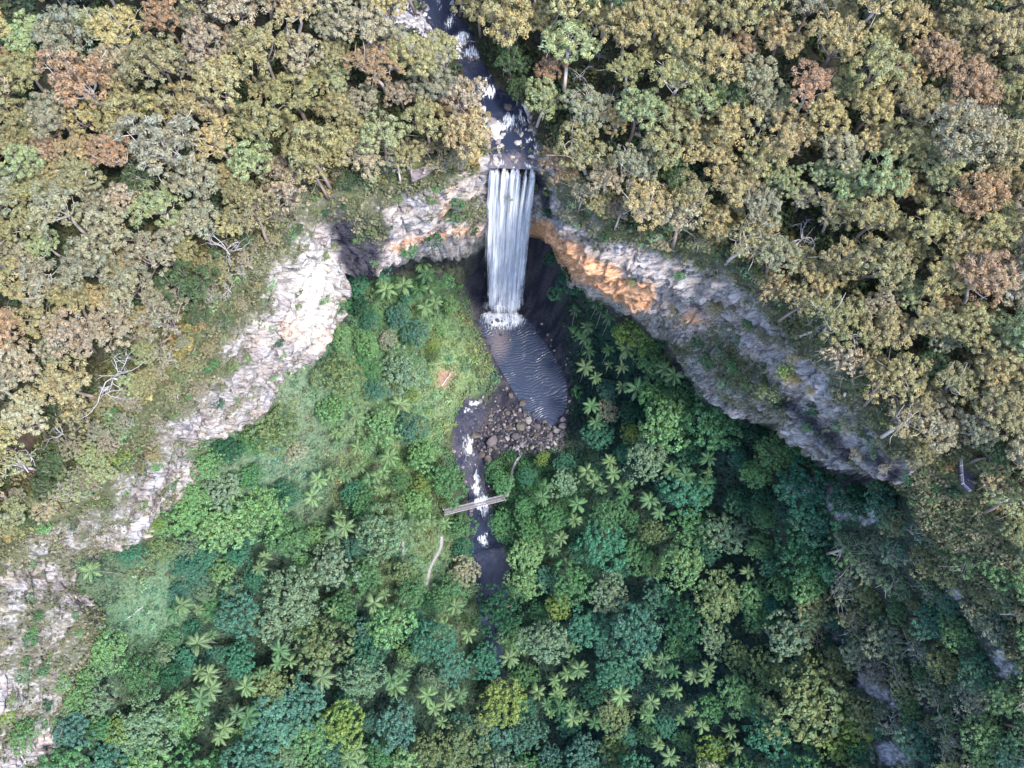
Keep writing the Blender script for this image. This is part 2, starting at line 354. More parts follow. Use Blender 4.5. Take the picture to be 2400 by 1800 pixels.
def ground(P):
    return np.where(bil(GRD, P) < 0, bil(GV, P), bil(GP, P))
def hit(px, py, lift=0., hint='any'):
    """the land point (raised by lift) on the sight line through a photo pixel"""
    zs = np.linspace(150, -60, 421); P = at(np.full(421, px), np.full(421, py), zs)
    g = ground(P)+lift
    k = np.argmax(zs <= g); z = zs[k]; p = at(px, py, z); return p
# ground-cover colours by place (photo pixel -> colour), blended; forest-floor and right-valley shade painted in
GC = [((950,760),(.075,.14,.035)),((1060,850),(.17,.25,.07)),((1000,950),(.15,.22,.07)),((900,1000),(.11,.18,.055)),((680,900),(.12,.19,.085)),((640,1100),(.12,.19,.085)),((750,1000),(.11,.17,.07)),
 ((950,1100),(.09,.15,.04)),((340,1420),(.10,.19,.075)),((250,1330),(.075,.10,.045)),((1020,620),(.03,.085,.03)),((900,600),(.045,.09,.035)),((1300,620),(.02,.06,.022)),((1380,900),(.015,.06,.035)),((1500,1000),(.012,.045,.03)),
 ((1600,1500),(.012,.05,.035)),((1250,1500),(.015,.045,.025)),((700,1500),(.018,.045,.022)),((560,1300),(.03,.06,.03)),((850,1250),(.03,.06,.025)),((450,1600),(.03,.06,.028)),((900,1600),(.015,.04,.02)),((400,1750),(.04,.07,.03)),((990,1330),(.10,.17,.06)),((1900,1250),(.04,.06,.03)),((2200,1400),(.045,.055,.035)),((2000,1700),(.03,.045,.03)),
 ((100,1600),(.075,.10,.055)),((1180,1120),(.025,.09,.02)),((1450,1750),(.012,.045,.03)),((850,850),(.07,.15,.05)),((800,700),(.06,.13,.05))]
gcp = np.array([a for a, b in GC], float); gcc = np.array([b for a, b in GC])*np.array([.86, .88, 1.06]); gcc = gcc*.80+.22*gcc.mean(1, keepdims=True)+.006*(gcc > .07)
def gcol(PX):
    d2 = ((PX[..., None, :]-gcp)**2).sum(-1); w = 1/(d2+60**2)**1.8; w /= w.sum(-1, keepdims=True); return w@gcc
ROCKS_PX = [[(1830,1145),(1900,1118),(1990,1140),(2060,1180),(2070,1240),(1990,1235),(1900,1190)],[(2050,1390),(2100,1410),(2080,1430),(2040,1415)],[(2000,1560),(2080,1620),(2120,1670),(2060,1650),(2010,1620)],
 [(2010,1720),(2100,1740),(2180,1800),(2000,1810)],[(2280,1480),(2370,1520),(2400,1600),(2330,1590)],[(1920,1450),(1990,1500),(1960,1520),(1925,1480)],[(2210,1360),(2290,1380),(2270,1420),(2220,1400)],
 [(60,1480),(220,1460),(180,1640),(60,1700),(-20,1600)],[(2300,1230),(2400,1300),(2400,1340),(2310,1260)],[(1600,980),(1680,960),(1650,1000)]]
SOIL_PX = [(1025,868),(1068,862),(1045,915),(1028,905)]
PRAISE = [((300,980),60,(.16,.10,.09)),((345,1010),50,(.16,.11,.10)),((880,380),40,(.13,.11,.07))]
def land_attrs(P, valley):
    px, _ = proj(P)
    rock = np.zeros(len(P))
    if valley:
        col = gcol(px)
        for q in ROCKS_PX: rock = np.maximum(rock, (1.0-sstep(-25, 15, polydist(px, q)+34*fbm(P/5, 3, 33)))*(.85+.7*fbm(P/2.5, 3, 34)))
        wet = 1-sstep(-4, 10, polydist(P[:, :2], WET)+2.2*fbm(P[:, :2]/4, 3, 31))
        wc = np.where((fbm(P[:, :2]/1.6, 3, 9) > .1)[:, None], [.05,.042,.052], [.018,.018,.03])
        col = col*(1-wet[:, None])+wc*wet[:, None]
        rock = rock*(1-wet)
        s = 1-sstep(-6, 8, polydist(px, SOIL_PX)+16*fbm(P/1.2, 3, 37)); col = col*(1-s[:, None])+np.array([.26,.165,.12])*s[:, None]
    else:
        col = np.tile([.030,.030,.018], (len(P), 1)); n = fbm(P[:, :2]/7, 3, 3)[:, None]
        col = col*(1+.6*n)+np.array([.03,.012,.012])*sstep(.1, .5, fbm(P[:, :2]/12, 2, 77))[:, None]
        d, t = segdist(P[:, :2], UCW); w = np.interp(t, np.arange(len(UC)), UC[:, 2])*.11
        k = (1-sstep(w*1.0, w*1.5+1, d))*np.where(px[:, 1] < 240, .45, .9); rock = np.maximum(rock, k*(.7+.8*fbm(P/3, 3, 35)))
        left = (px[:, 0] > 850) & (px[:, 0] < 1050) & (px[:, 1] < 160); rock = np.where(left, .7, rock)
        rock = np.maximum(rock, 1-sstep(-4, 12, polydist(px, [(1262,365),(1325,385),(1352,450),(1330,480),(1285,440)])+25*fbm(P/3, 3, 36)))
        rd = bil(GRD, P); k = (1-sstep(1, 9, rd)); rock = np.maximum(rock, .55*k)
        col = np.clip(col, .004, 1)
    return col, rock
def land(name, G, keep, valley):
    V = np.concatenate([GXY, G[..., None]], -1).reshape(-1, 3); Fq = gridfaces(GN, GN)
    ok = keep.ravel()[Fq].all(1); Fq = Fq[ok]; u, inv = np.unique(Fq, return_inverse=True); V = V[u]; Fq = inv.reshape(-1, 4)
    col, rock = land_attrs(V, valley)
    o = obj(name, mesh(name, V, Fq, M_GND, True, {'rock': rock}, {'Col': col})); tag(o, kind='structure'); return o
land('gorge_ground', GV, GRD < 16, True)
land('plateau_ground', GP, GRD > 1.0, False)
# ------------------------------------------------------------------ the cliff: ribbon from rim to toe, undercut below
nC = 1150
extT = ext.copy(); dv = np.gradient(np.vstack([RIM0[-1:], ext])[:, :2], axis=0)[1:]; dv /= np.linalg.norm(dv, axis=1)[:, None]
extT[:, :2] += np.stack([dv[:, 1], -dv[:, 0]], 1)*4; extT[:, 2] = np.minimum(bil(GV, extT)+2, 98)
RIMR = np.vstack([RIM0, ext]); TOER = np.vstack([TOE0, extT]); nR = len(RIMR)
rimC = catmull(RIMR, nC*4); toeC = catmull(TOER, nC*4)
L = np.r_[0, np.cumsum(np.linalg.norm(np.diff(rimC, axis=0), axis=1)+np.linalg.norm(np.diff(toeC, axis=0), axis=1))]
ss = np.linspace(0, L[-1], nC); idx = np.interp(ss, L, np.arange(nC*4))
ip = lambda A: np.stack([np.interp(idx, np.arange(nC*4), A[:, k]) for k in range(3)], 1)
rimC, toeC = ip(rimC), ip(toeC)
Tn = np.gradient(rimC[:, :2], axis=0); k = np.ones(61)/61
Tn = np.stack([np.convolve(np.pad(Tn[:, i], 30, 'edge'), k, 'valid') for i in (0, 1)], 1); Tn /= np.linalg.norm(Tn, axis=1)[:, None]
IN = np.stack([Tn[:, 1], -Tn[:, 0], np.zeros(nC)], 1)            # into the gorge
px_r, _ = proj(rimC)
under = np.interp(idx*(nR-1)/(nC*4-1), np.arange(nR), np.r_[[1]*12, 5, 8, 9, 10, 11, 12, 13, 13, 13, 12, 10, 8, 5, 2, 1.5, 5, 7, 7, 7, 5, 3, 1, 1, 1])
rows = []
for w in (7., 4.5, 2.2):
    p = rimC-IN*w; p[:, 2] = bil(GP, p)+.35-.12*(w == 7.)*9-.3*np.exp(-((px_r[:, 0]-1203)/60)**2); rows.append((p, 0.0, -w))
nq = 96
for q in np.linspace(0, 1, nq):
    p = rimC*(1-q)+toeC*q
    p = p+IN*(np.sin(q*np.pi)*1.5)[..., None] if False else p+IN*(np.sin(q*np.pi)*1.2)
    rows.append((p, min(1, .25+q*5), q))
for q in np.linspace(.12, 1, 10):
    p = toeC-IN*(under*np.sin(q*np.pi/2))[:, None]; vz = np.minimum(bil(GV, p)-2.5, toeC[:, 2]-1)
    p[:, 2] = toeC[:, 2]*(1-q)+vz*q; rows.append((p, 1.0*(1-.5*q), 1+q))
CV = np.stack([r[0] for r in rows], 0); amp = np.array([r[1] for r in rows])[:, None]; qq = np.array([r[2] for r in rows])
S3 = CV*np.array([1, 1, .8])
rid = 1-2*np.abs(fbm(S3/13, 4, 41)); big = fbm(S3/24, 2, 43)
mp = S3@np.array([[.8,.3,-.5],[-.4,.9,.1],[.5,.2,.85]]); strat = fbm(mp*np.array([.16,.16,.75]), 5, 47)
crk = np.exp(-(fbm(S3*np.array([.16,.16,.07])+.15*fbm(S3/5, 2, 66)[..., None], 3, 61)/.05)**2)+.8*np.exp(-(fbm(mp*np.array([.09,.09,.42]), 3, 63)/.06)**2)+.3*np.exp(-(fbm(S3/3.2, 2, 65)/.07)**2)
st_n = 1.6*fbm(mp*np.array([.05,.05,.32]), 3, 67); stair = np.floor(st_n*4)/4+sstep(.55, .95, st_n*4-np.floor(st_n*4))/4
disp = (2.2*stair-1.2*crk+2.4*rid+4.2*big+2.0*strat+.9*fbm(S3/2.2, 4, 53))*amp
fm_ = np.exp(-((px_r[:, 0]-1203)/75)**2)*(px_r[:, 1] < 600); disp = disp*(1-.8*fm_)-amp*4.6*fm_
CV = CV+IN[None]*disp[..., None]; CV[..., 2] += (amp*1.2*fbm(S3/4, 4, 59))
Vc = CV.reshape(-1, 3); pxc, _ = proj(Vc); qv = np.repeat(qq, nC)
pxc = pxc+26*np.stack([fbm(S3/7, 4, 81).ravel(), fbm(S3/7+31, 4, 83).ravel()], 1)
def blob(px, c, r, p=1.): return np.clip(1-np.hypot((px[:, 0]-c[0])/r[0], (px[:, 1]-c[1])/r[1]), 0, 1)**p
def seg(px, pts, r):
    d, _ = segdist(px, np.array(pts, float)); return np.clip(1-d/r, 0, 1)
och = np.maximum.reduce([1.6*seg(pxc, [(1260,552),(1330,592),(1420,655),(1495,700)], 50), .7*seg(pxc, [(1250,540),(1330,560),(1380,600)], 44), .75*blob(pxc,(1620,745),(70,70)), .65*seg(pxc,[(1140,535),(1060,545),(980,565),(920,585)],28),
    .6*seg(pxc,[(1060,440),(1040,510)],26), .7*blob(pxc,(690,770),(90,60)), .6*blob(pxc,(755,790),(50,50)), .7*seg(pxc,[(870,600),(840,610)],20), .5*blob(pxc,(190,1405),(40,40)),.5*blob(pxc,(740,650),(60,80))])
pale = np.maximum.reduce([1.25*seg(pxc,[(740,640),(735,700),(720,760)],105), .85*seg(pxc,[(690,560),(650,640),(600,740)],80), .7*blob(pxc,(960,520),(110,70)), .55*blob(pxc,(610,800),(120,60)),.5*seg(pxc,[(1060,450),(980,500)],50), .6*blob(pxc,(1300,470),(60,60)), .45*seg(pxc,[(1500,600),(1680,680),(1770,730)],60)])
wetsh = np.maximum.reduce([1.3*seg(pxc,[(800,500),(840,560),(850,620)],75), .95*seg(pxc,[(880,520),(900,560)],45), 1.0*seg(pxc,[(1275,430),(1285,500)],30), 1.1*seg(pxc, [(1150,420),(1200,440),(1255,430)],45), .7*seg(pxc,[(1140,420),(1130,510)],26), .75*seg(pxc,[(1850,940),(1960,1060),(2090,1100)],60), .5*seg(pxc,[(400,1090),(460,1060)],40), 1.0*sstep(1.15, 1.6, qv), .42*seg(pxc,[(60,1500),(200,1240),(330,1160),(450,980),(560,860)],170)])  # overhang, undercut and right-cliff shade painted in beside wet rock and grime
ledge = fbm(S3/9, 3, 71).ravel()
moss = .36+.50*ledge+np.maximum.reduce([.35*(1-sstep(.0, .22, qv)), .35*seg(pxc,[(1700,850),(1760,900)],110), .30*seg(pxc,[(300,1060),(450,880)],60), .3*seg(pxc,[(60,1560),(160,1500)],150), .35*blob(pxc,(1080,490),(60,60)), .2*seg(pxc,[(500,850),(640,800)],50)])
pale = pale*.62; moss = moss-.4*np.clip(och+pale, 0, 1)-1.2*blob(pxc,(1205,398),(110,60))
moss = moss+.34*(1-sstep(.12, .55, qv))*seg(pxc,[(430,850),(540,700),(640,570)],150)+.7*(np.tile(idx, len(rows)) > (len(CL)-1.5)/(nR-1)*(nC*4-1))
wetsh = np.maximum(wetsh, .75*blob(pxc,(1205,400),(70,40)))
moss = moss-.35*seg(pxc,[(1450,600),(1700,720),(1900,900)],60)
co = obj('cliff', mesh('cliff', Vc, gridfaces(len(rows), nC)[:, ::-1], M_ROCK, True, {'crack': crk.ravel(), 'ochre': och, 'pale': pale, 'wetshade': wetsh, 'moss': moss})); tag(co, kind='structure')
# ------------------------------------------------------------------ water
def strip(name, line_px, zs, wpx, mat, foam_px, kind='structure', sub=.5, depth=.25, nx=24, bedf=.25, foam0=0.):
    C = at(line_px[:, 0], line_px[:, 1], zs); W = wpx/F*np.array([proj(c)[1] for c in C])
    n = int(np.linalg.norm(np.diff(C, axis=0), axis=1).sum()/sub); D = catmull(np.column_stack([C, W]), n)
    P, w = D[:, :3], D[:, 3]; T = np.gradient(P[:, :2], axis=0); T /= np.linalg.norm(T, axis=1)[:, None]+1e-9; Nn = np.stack([-T[:, 1], T[:, 0]], 1)
    s = np.linspace(-1, 1, nx); V = np.zeros((n, nx, 3))
    edge = 1+.25*fbm(np.column_stack([P[:, :2]/3, np.zeros(n)]), 3, 91)
    V[..., :2] = P[:, None, :2]+Nn[:, None]*(s[None, :]*w[:, None]*edge[:, None]*1.25)[..., None]
    V[..., 2] = P[:, None, 2]
    V = V.reshape(-1, 3); V[:, 2] += .10*fbm(V/[1.2, 1.2, 1], 3, 93)
    px, _ = proj(V); foam = np.full(len(V), -.25+foam0); wx = px[:, 0]+11*fbm(V/1.6, 3, 96); wy = px[:, 1]+14*fbm(V/1.6+9, 3, 97)
    for (x, y, rx, ry, a) in foam_px: foam = np.maximum(foam, a*np.clip(1.5*(1-np.hypot((wx-x)/rx, (wy-y)/ry)), -.3, .75))
    V[:, 2] += .25*np.clip(foam, 0, 1)*(.6+fbm(V/.7, 3, 94))
    if zs[0] > 117: V[:, 2] += sstep(348, 385, px[:, 1])*(.55*fbm(V/[1.6, 1.6, 4], 4, 99)+.1)
    bed = bedf+.3*fbm(V/3, 3, 95)+(.8*sstep(345, 385, px[:, 1]+14*fbm(V/2, 3, 98)) if zs[0] > 50 else 0)
    if zs[0] < 50: bed = bed-.5*sstep(1120, 1230, px[:, 1])
    o = obj(name, mesh(name, V, gridfaces(n, nx), mat, True, {'foam': foam, 'bed': bed})); tag(o, kind=kind); return o
strip('upper_creek_water', UC, UCZ-.12, UC[:, 2], M_WATER, [(1084,88,24,20,1),(1106,122,20,16,1),(1052,52,10,22,.7),(1066,40,14,20,.6),(1150,218,14,16,1),(1140,205,8,12,.7),(1193,288,22,28,1),(1222,278,12,20,.8),(1237,330,12,9,.7),
   (1265,352,26,18,.8),(1238,393,16,10,.9),(1215,312,10,14,.5),(1030,0,10,20,.5),(1262,330,10,9,.7),(1175,388,14,12,.6)], bedf=.05)
side = np.array([(940,42,9),(985,60,10),(1030,88,13),(1070,108,16)], float)
strip('side_creek_water', side, np.array([114,113.2,112,110.2]), side[:, 2], M_WATER, [(960,50,26,8,.9),(1000,68,22,9,.8),(1030,88,30,13,1),(1052,98,20,10,.9)], bedf=.1, nx=12)
strip('lower_creek_water', LC, LCZ+.05, LC[:, 2], M_WATER, [(1101,1045,11,24,1),(1090,1040,14,32,.55),(1118,1110,7,22,.9),(1116,1145,12,20,1),(1124,1172,18,26,1.0),(1133,1195,15,18,.9),(1118,1130,9,24,1.1),
   (1134,1268,15,15,.9),(1140,1250,6,8,.8),(1113,945,16,8,.9),(1098,962,14,8,.8),(1073,990,8,6,.5),(1100,1075,18,20,.3)], bedf=.38)
# plunge pool: real ripples spreading away from the foot of the falls
x0, y0 = POOL.min(0)-2; x1, y1 = POOL.max(0)+2; st = .16
XY = np.stack(np.meshgrid(np.arange(x0, x1, st), np.arange(y0, y1, st), indexing='ij'), -1); n, m_ = XY.shape[:2]
pd = polydist(XY.reshape(-1, 2), POOL).reshape(n, m_)
src = at(1180, 735, 0.)[:2]; dx = XY-np.array(src); wr = np.hypot(dx[..., 0]*.55, dx[..., 1])+2.4*fbm(XY/6, 3, 21)+.35*fbm(XY/1.4, 2, 22)
ph = 2*np.pi*wr/1.02; a = .08*(.65+.6*fbm(XY/3.2, 3, 23))
Z = a*(np.sin(ph)+.35*np.sin(2*ph+.7))+.03*fbm(XY/.6, 3, 24)
near = np.clip(1-np.hypot(dx[..., 0], dx[..., 1])/9, 0, 1); Z = Z*(1-.6*near)
V = np.concatenate([XY, Z[..., None]], -1).reshape(-1, 3); Fq = gridfaces(n, m_); ok = (pd.ravel()[Fq] < 1.6).all(1); Fq = Fq[ok]
u, inv = np.unique(Fq, return_inverse=True); V = V[u]; Fq = inv.reshape(-1, 4)
pxp, _ = proj(V)
fo = np.full(len(V), -.35); fo = np.maximum(fo, 1.1*np.clip(1.2-np.hypot((pxp[:, 0]-1182)/62, (pxp[:, 1]-742)/34), -.4, 1))
bed = .05+.9*np.clip(1-np.hypot((pxp[:, 0]-1168)/40, (pxp[:, 1]-800)/70), 0, 1)
M_POOL = water_mat('pool_surface', deep=(.027,.036,.062), bump=.12, rough=.27)
o = obj('pool_water', mesh('pool_water', V, Fq, M_POOL, True, {'foam': fo, 'bed': bed})); tag(o, kind='structure')

# the falls: several thin sheets of strands, one behind the other, and a low cloud of spray at the foot
falls = empty('waterfall', at(1190, 742, 0.)); tag(falls, 'tall white waterfall plunging off the cliff lip into the dark pool', 'waterfall')
base = np.array(falls.location)
def strandmask(u, t, seed):
    g = [(.00,.055,.55),(.10,.085,1.),(.20,.06,.9),(.33,.05,.95),(.40,.045,.7),(.50,.05,.9),(.60,.05,1.),(.76,.03,.8),(.90,.055,.9),(.97,.03,.6)]
    s = np.zeros_like(u)
    for c, w, a in g:
        cc = c+(.5-c)*.0+t*.0; ww = w*(1+3.2*t); s = np.maximum(s, a*np.exp(-((u-cc-(-.20*t*(c > .7)))/ww)**2))
    return s
def sheet(name, yoff, seed, a0, u0=0., u1=1., tmax=1.):
    nu, nt_ = 110, 260; U, T = np.meshgrid(np.linspace(u0, u1, nu), np.linspace(0, tmax, nt_), indexing='ij')
    xl = -5.9+(-10.8+5.9)*(T**.8)*.92; xr = 6.4+(4.9-6.4)*np.minimum(1, T*1.35)**.8
    X = xl+(xr-xl)*U; Zz = 100.3-100.3*T; lip = -.35*np.abs(fbm(np.stack([U*9, U*0], -1), 3, 61))
    Y = 100.9-1.0*(U-.5)-1.7*np.sqrt(T)+1.9*T+yoff+.55*(fbm(np.stack([U*14, T*2.2], -1), 3, seed))+.3*fbm(np.stack([U*34, T*5], -1), 2, seed+3)
    X = X+.35*fbm(np.stack([U*9, T*7], -1), 3, seed+5)*T
    Zz = Zz+lip*(1-T)*4
    sm = strandmask(U, T, seed); gate = sstep(.02, .50, T)
    al = (sm*1.5-.35)*(1-gate)+gate*(.62+.55*fbm(np.stack([U*8, T*1.6], -1), 3, seed+7))+.45*fbm(np.stack([U*4+3, T*9], -1), 3, seed+17)*gate
    fray = .10+.22*T+.10*fbm(np.stack([T*9, U*0+seed], -1), 3, seed+9)
    edge = np.minimum(U-u0, u1-U)/np.maximum(.03, fray); al = al-1.5*(1-np.clip(edge, 0, 1))**1.5
    al = al-1.3*sstep(.84, 1.02, T+.05*fbm(np.stack([U*4, T*0], -1), 2, seed+8))-1.2*(1-sstep(.0, .03, T+.03*fbm(np.stack([U*14, T*0], -1), 2, seed+12)))
    al = al+a0
    V = np.stack([X, Y, Zz], -1).reshape(-1, 3)-base
    st_ = np.stack([U+.02*seed, T, U*0], -1).reshape(-1, 3)
    return obj(name, mesh(name, V, gridfaces(nu, nt_), M_FALL, True, {'alpha': al}, {'streak': st_}), falls)
for k, (yo, a0) in enumerate([(-1.2, -.36), (-.6, -.12), (.0, .06), (.6, .14), (1.1, .18)]): sheet('water_sheet', yo, 100+11*k, a0)
def puff(c, r, seed, a0):
    nu, nv = 60, 24; A, E = np.meshgrid(np.linspace(0, 2*np.pi, nu), np.linspace(0, 1, nv), indexing='ij')
    rr = 1+.35*fbm(np.stack([np.cos(A)*2+seed, np.sin(A)*2, E*3], -1), 3, seed)
    V = np.stack([np.cos(A)*np.sin(E*1.5)*rr*r[0], np.sin(A)*np.sin(E*1.5)*rr*r[1], np.cos(E*1.5)*rr*r[2]], -1).reshape(-1, 3)+np.asarray(c)-base
    al = (.62*a0*(1-E**1.2)-.25*E-.10+.28*fbm(np.stack([np.cos(A)*3+seed, np.sin(A)*3, E*5], -1), 3, seed+1)).ravel()
    return obj('spray', mesh('spray', V, gridfaces(nu, nv), M_SPRAY, True, {'alpha': al}, {'streak': V*.03}), falls)
for k in range(15):
    u_ = R.uniform(-8.6, 2.8); puff((u_, 100.4-R.uniform(0, 2.2), R.uniform(-.5, 3.5)), (R.uniform(2.2, 3.6), R.uniform(1.8, 2.8), R.uniform(2.2, 5)), 30+3*k, R.uniform(.62, .95))
for sd_ in (21, 24): puff((-3, 99.8, 2), (8.2, 4.0, 17), sd_, .62)

# ------------------------------------------------------------------ foliage building blocks
def cards(C, Nn, size, tint, aspect=1.0):
    n = len(C); Nn = Nn/(np.linalg.norm(Nn, axis=1)[:, None]+1e-9)
    r = R.normal(size=(n, 3)); A = np.cross(Nn, r); A /= np.linalg.norm(A, axis=1)[:, None]+1e-9; B = np.cross(Nn, A)
    s = np.broadcast_to(np.asarray(size, float), (n,))[:, None]*R.uniform(.75, 1.3, (n, 1)); q = R.uniform(.45, .8, (n, 1))*aspect
    V = np.stack([C-A*s, C-B*s*q+Nn*s*.12, C+A*s, C+B*s*q+Nn*s*.12], 1).reshape(-1, 3)
    return V, np.arange(4*n).reshape(n, 4), np.repeat(tint, 4, 0)
def sph(n, zmin=-1.):
    z = R.uniform(zmin, 1, n); a = R.uniform(0, 2*np.pi, n); r = np.sqrt(1-z*z); return np.stack([r*np.cos(a), r*np.sin(a), z], 1)
def clump_cards(CC, CR, CD, per, size, tilt=.5, zmin=-.35):
    nC_ = len(CC); D = sph(nC_*per, zmin); c = np.repeat(np.arange(nC_), per)
    D = D+CD[c]*.55; D /= np.linalg.norm(D, axis=1)[:, None]
    P = CC[c]+D*CR[c][:, None]*R.uniform(.7, 1.05, (len(c), 1))
    t = np.repeat(R.uniform(.78, 1.22, nC_), per)*R.uniform(.82, 1.18, len(c)); h = np.repeat(R.normal(0, .06, nC_), per)
    tint = np.stack([t*(1+h), t, t*(1-h)], 1)
    return cards(P, D+R.normal(0, tilt, D.shape), size, tint)
HT = 1.75      # height of a crown's middle, in crown radii
def gum(seed, sparse=False):
    global R; R = np.random.default_rng(seed)
    nl = R.integers(7, 11); a = R.uniform(0, 6.28)+np.arange(nl)*2.4; rad = np.sqrt((np.arange(nl)+.4)/nl)*.70
    LCn = np.stack([rad*np.cos(a), rad*np.sin(a), .38-.42*rad+R.uniform(-.12, .14, nl)], 1)+R.normal(0, .06, (nl, 3)); LR = R.uniform(.25, .40, nl)
    per = 12 if sparse else 19; D = sph(nl*per, -.3); l = np.repeat(np.arange(nl), per)
    CC = LCn[l]+D*LR[l][:, None]*R.uniform(.8, 1.1, (len(l), 1)); CR = R.uniform(.08, .14, len(l))*(.85 if sparse else 1)
    V, Fq, t = clump_cards(CC, CR, D*.4+np.array([0, 0, .5]), 26 if sparse else 44, .028 if sparse else .029, .34)
    V[:, 2] += HT
    mb = MB(); b = np.array([R.normal(0, .22), R.normal(0, .22), 0]); f = np.array([R.normal(0, .07), R.normal(0, .07), HT-.42])
    mb.tube([b, b*.6+[0, 0, HT*.35], f*[.5, .5, .75], f], [.075, .06, .05, .045], 7)
    for c in LCn:
        e = c+np.array([0, 0, HT]); mid = (f+e)/2+R.normal(0, .07, 3)-[0, 0, .06]; mb.tube([f, mid, e], [.034, .024, .012], 5)
        for _ in range(5 if sparse else 3):
            d = R.normal(size=3)*.26+[0, 0, .16]; mb.tube([e-(e-mid)*.3*R.random(), e+d*.5+R.normal(0, .04, 3), e+d], [.012, .008, .004], 4)
    return mesh('crown', V, Fq, M_FOL, False, None, {'Col': t}), mb.me('trunk', M_BARK, True)
def rain(seed, fine=False):
    global R; R = np.random.default_rng(seed)
    nl = R.integers(5, 9); a = R.uniform(0, 6.28)+np.arange(nl)*2.4; rad = np.sqrt((np.arange(nl)+.2)/nl)*R.uniform(.5, .66)
    LCn = np.stack([rad*np.cos(a), rad*np.sin(a)*R.uniform(.8, 1), .1-.3*rad**2+R.uniform(-.1, .12, nl)], 1); LR = R.uniform(.40, .56, nl)*(1 if not fine else 1.1)
    per = 34 if not fine else 40; D = sph(nl*per, -.2); l = np.repeat(np.arange(nl), per)
    CC = LCn[l]+D*np.array([1, 1, .8])*LR[l][:, None]*R.uniform(.88, 1.06, (len(l), 1)); CR = R.uniform(.07, .13, len(l))
    V, Fq, t = clump_cards(CC, CR, D*.7+np.array([0, 0, .35]), 18, .040 if not fine else .033, .38, -.1)
    V[:, 2] += HT
    mb = MB(); b = np.array([R.normal(0, .12), R.normal(0, .12), 0]); f = np.array([0, 0, HT-.5])
    mb.tube([b, b*.5+[0, 0, HT*.4], f], [.085, .06, .05], 7)
    for c in LCn: e = c+np.array([0, 0, HT]); mb.tube([f, (f+e)/2-[0, 0, .05], e], [.035, .025, .012], 5)
    return mesh('crown', V, Fq, M_FOL, False, None, {'Col': t}), mb.me('trunk', M_TRUNK, True)
def shrubmesh(seed):
    global R; R = np.random.default_rng(seed)
    D = sph(46, -.1); CC = D*np.array([1, 1, .7])*R.uniform(.5, .9, (46, 1)); CR = R.uniform(.16, .28, 46)
    V, Fq, t = clump_cards(CC, CR, D*.5+np.array([0, 0, .4]), 11, .085, .5); V[:, 2] += .35
    return mesh('foliage', V, Fq, M_FOL, False, None, {'Col': t})
def palmmesh(seed):
    global R; R = np.random.default_rng(seed)
    V, T4, tint = [], [], []; n = 0; nf = R.integers(9, 12)
    for k in range(nf):
        a = k*2.399+R.normal(0, .15); el = R.uniform(.15, .6) if k < nf-1 else 1.0; Lf = R.uniform(.85, 1.1); s = np.linspace(0, 1, 12)
        ang = el-1.25*s**1.3; dr = np.cumsum(np.cos(ang))/12*Lf; dz = np.cumsum(np.sin(ang))/12*Lf
        d = np.array([math.cos(a), math.sin(a), 0]); w = np.array([-d[1], d[0], 0]); P = d*dr[:, None]; P[:, 2] += dz
        tt = R.uniform(.8, 1.2)
        for i in range(11):
            p0, p1 = P[i], P[i+1]; ax = p1-p0; wl = (.03+.125*math.sin(min(1, (s[i]+.10)*1.05)*math.pi)**.7)
            for sd in (-1, 1):
                for h in (0., .5):
                    r0 = p0+ax*h; r1 = p0+ax*(h+.42); tip = w*sd*wl*R.uniform(.85, 1.1)+ax*R.uniform(.6, 1.3)-np.array([0, 0, wl*R.uniform(.25, .6)])
                    V += [r0, r1, r1+tip, r0+tip*.96]; T4.append([n, n+1, n+2, n+3]); n += 4
                    c = tt*R.uniform(.85, 1.15); tint += [[c, c, c]]*4
            q = .012; up = np.array([0, 0, .012]); V += [p0-w*q+up, p0+w*q+up, p1+w*q+up, p1-w*q+up]; T4.append([n, n+1, n+2, n+3]); n += 4; tint += [[1.9, 1.7, 1.6]]*4
    V = np.array(V)*3.9; V[:, 2] += 12
    mb = MB(); mb.tube([[R.normal(0, .5), R.normal(0, .5), -1], [0, 0, 5], [0, 0, 11.2], [0, 0, 12.05]], [.17, .14, .12, .15], 7)
    return mesh('crown', V, np.array(T4), M_FOL, False, None, {'Col': np.array(tint)}), mb.me('trunk', M_PALMT, True)
def deadmesh(seed, spread=1., n0=5):
    """bare bleached tree about 1 unit tall"""
    global R; R = np.random.default_rng(seed); tr = MB(); br = MB()
    f = np.array([R.normal(0, .05), R.normal(0, .05), .45]); tr.tube([[0, 0, -.08], f*.5+R.normal(0, .015, 3), f], [.026, .022, .018], 7)
    def grow(mb, p, d, L, r, lev):
        pts = [p]; q = p.copy()
        for i in range(4): d = d+R.normal(0, .22, 3); d /= np.linalg.norm(d); q = q+d*L/4; pts.append(q)
        mb.tube(pts, np.linspace(r, r*.55, 5), 5)
        if lev:
            for i in R.choice([1, 2, 3, 4], 3, replace=False):
                e = R.normal(0, .75, 3)+d*.8; e /= np.linalg.norm(e); grow(mb, pts[i], e, L*R.uniform(.45, .75), r*.55, lev-1)
    limbs = []
    for k in range(n0):
        a = k*2.4+R.normal(0, .4); d = np.array([math.cos(a)*spread, math.sin(a)*spread, .75]); d /= np.linalg.norm(d); mb = MB(); grow(mb, f-[0, 0, .1*R.random()], d, R.uniform(.32, .55), .0135, 2); limbs.append(mb.me('branch', M_DEAD, True))
    return tr.me('trunk', M_DEAD, True), limbs
GUMS = [gum(200+i) for i in range(10)]; SPARSE = [gum(260+i, True) for i in range(7)]
RAINS = [rain(300+i) for i in range(8)]+[rain(330+i, True) for i in range(5)]
SHRUBS = [shrubmesh(400+i) for i in range(6)]; PALMS = [palmmesh(500+i) for i in range(7)]
R = np.random.default_rng(11)
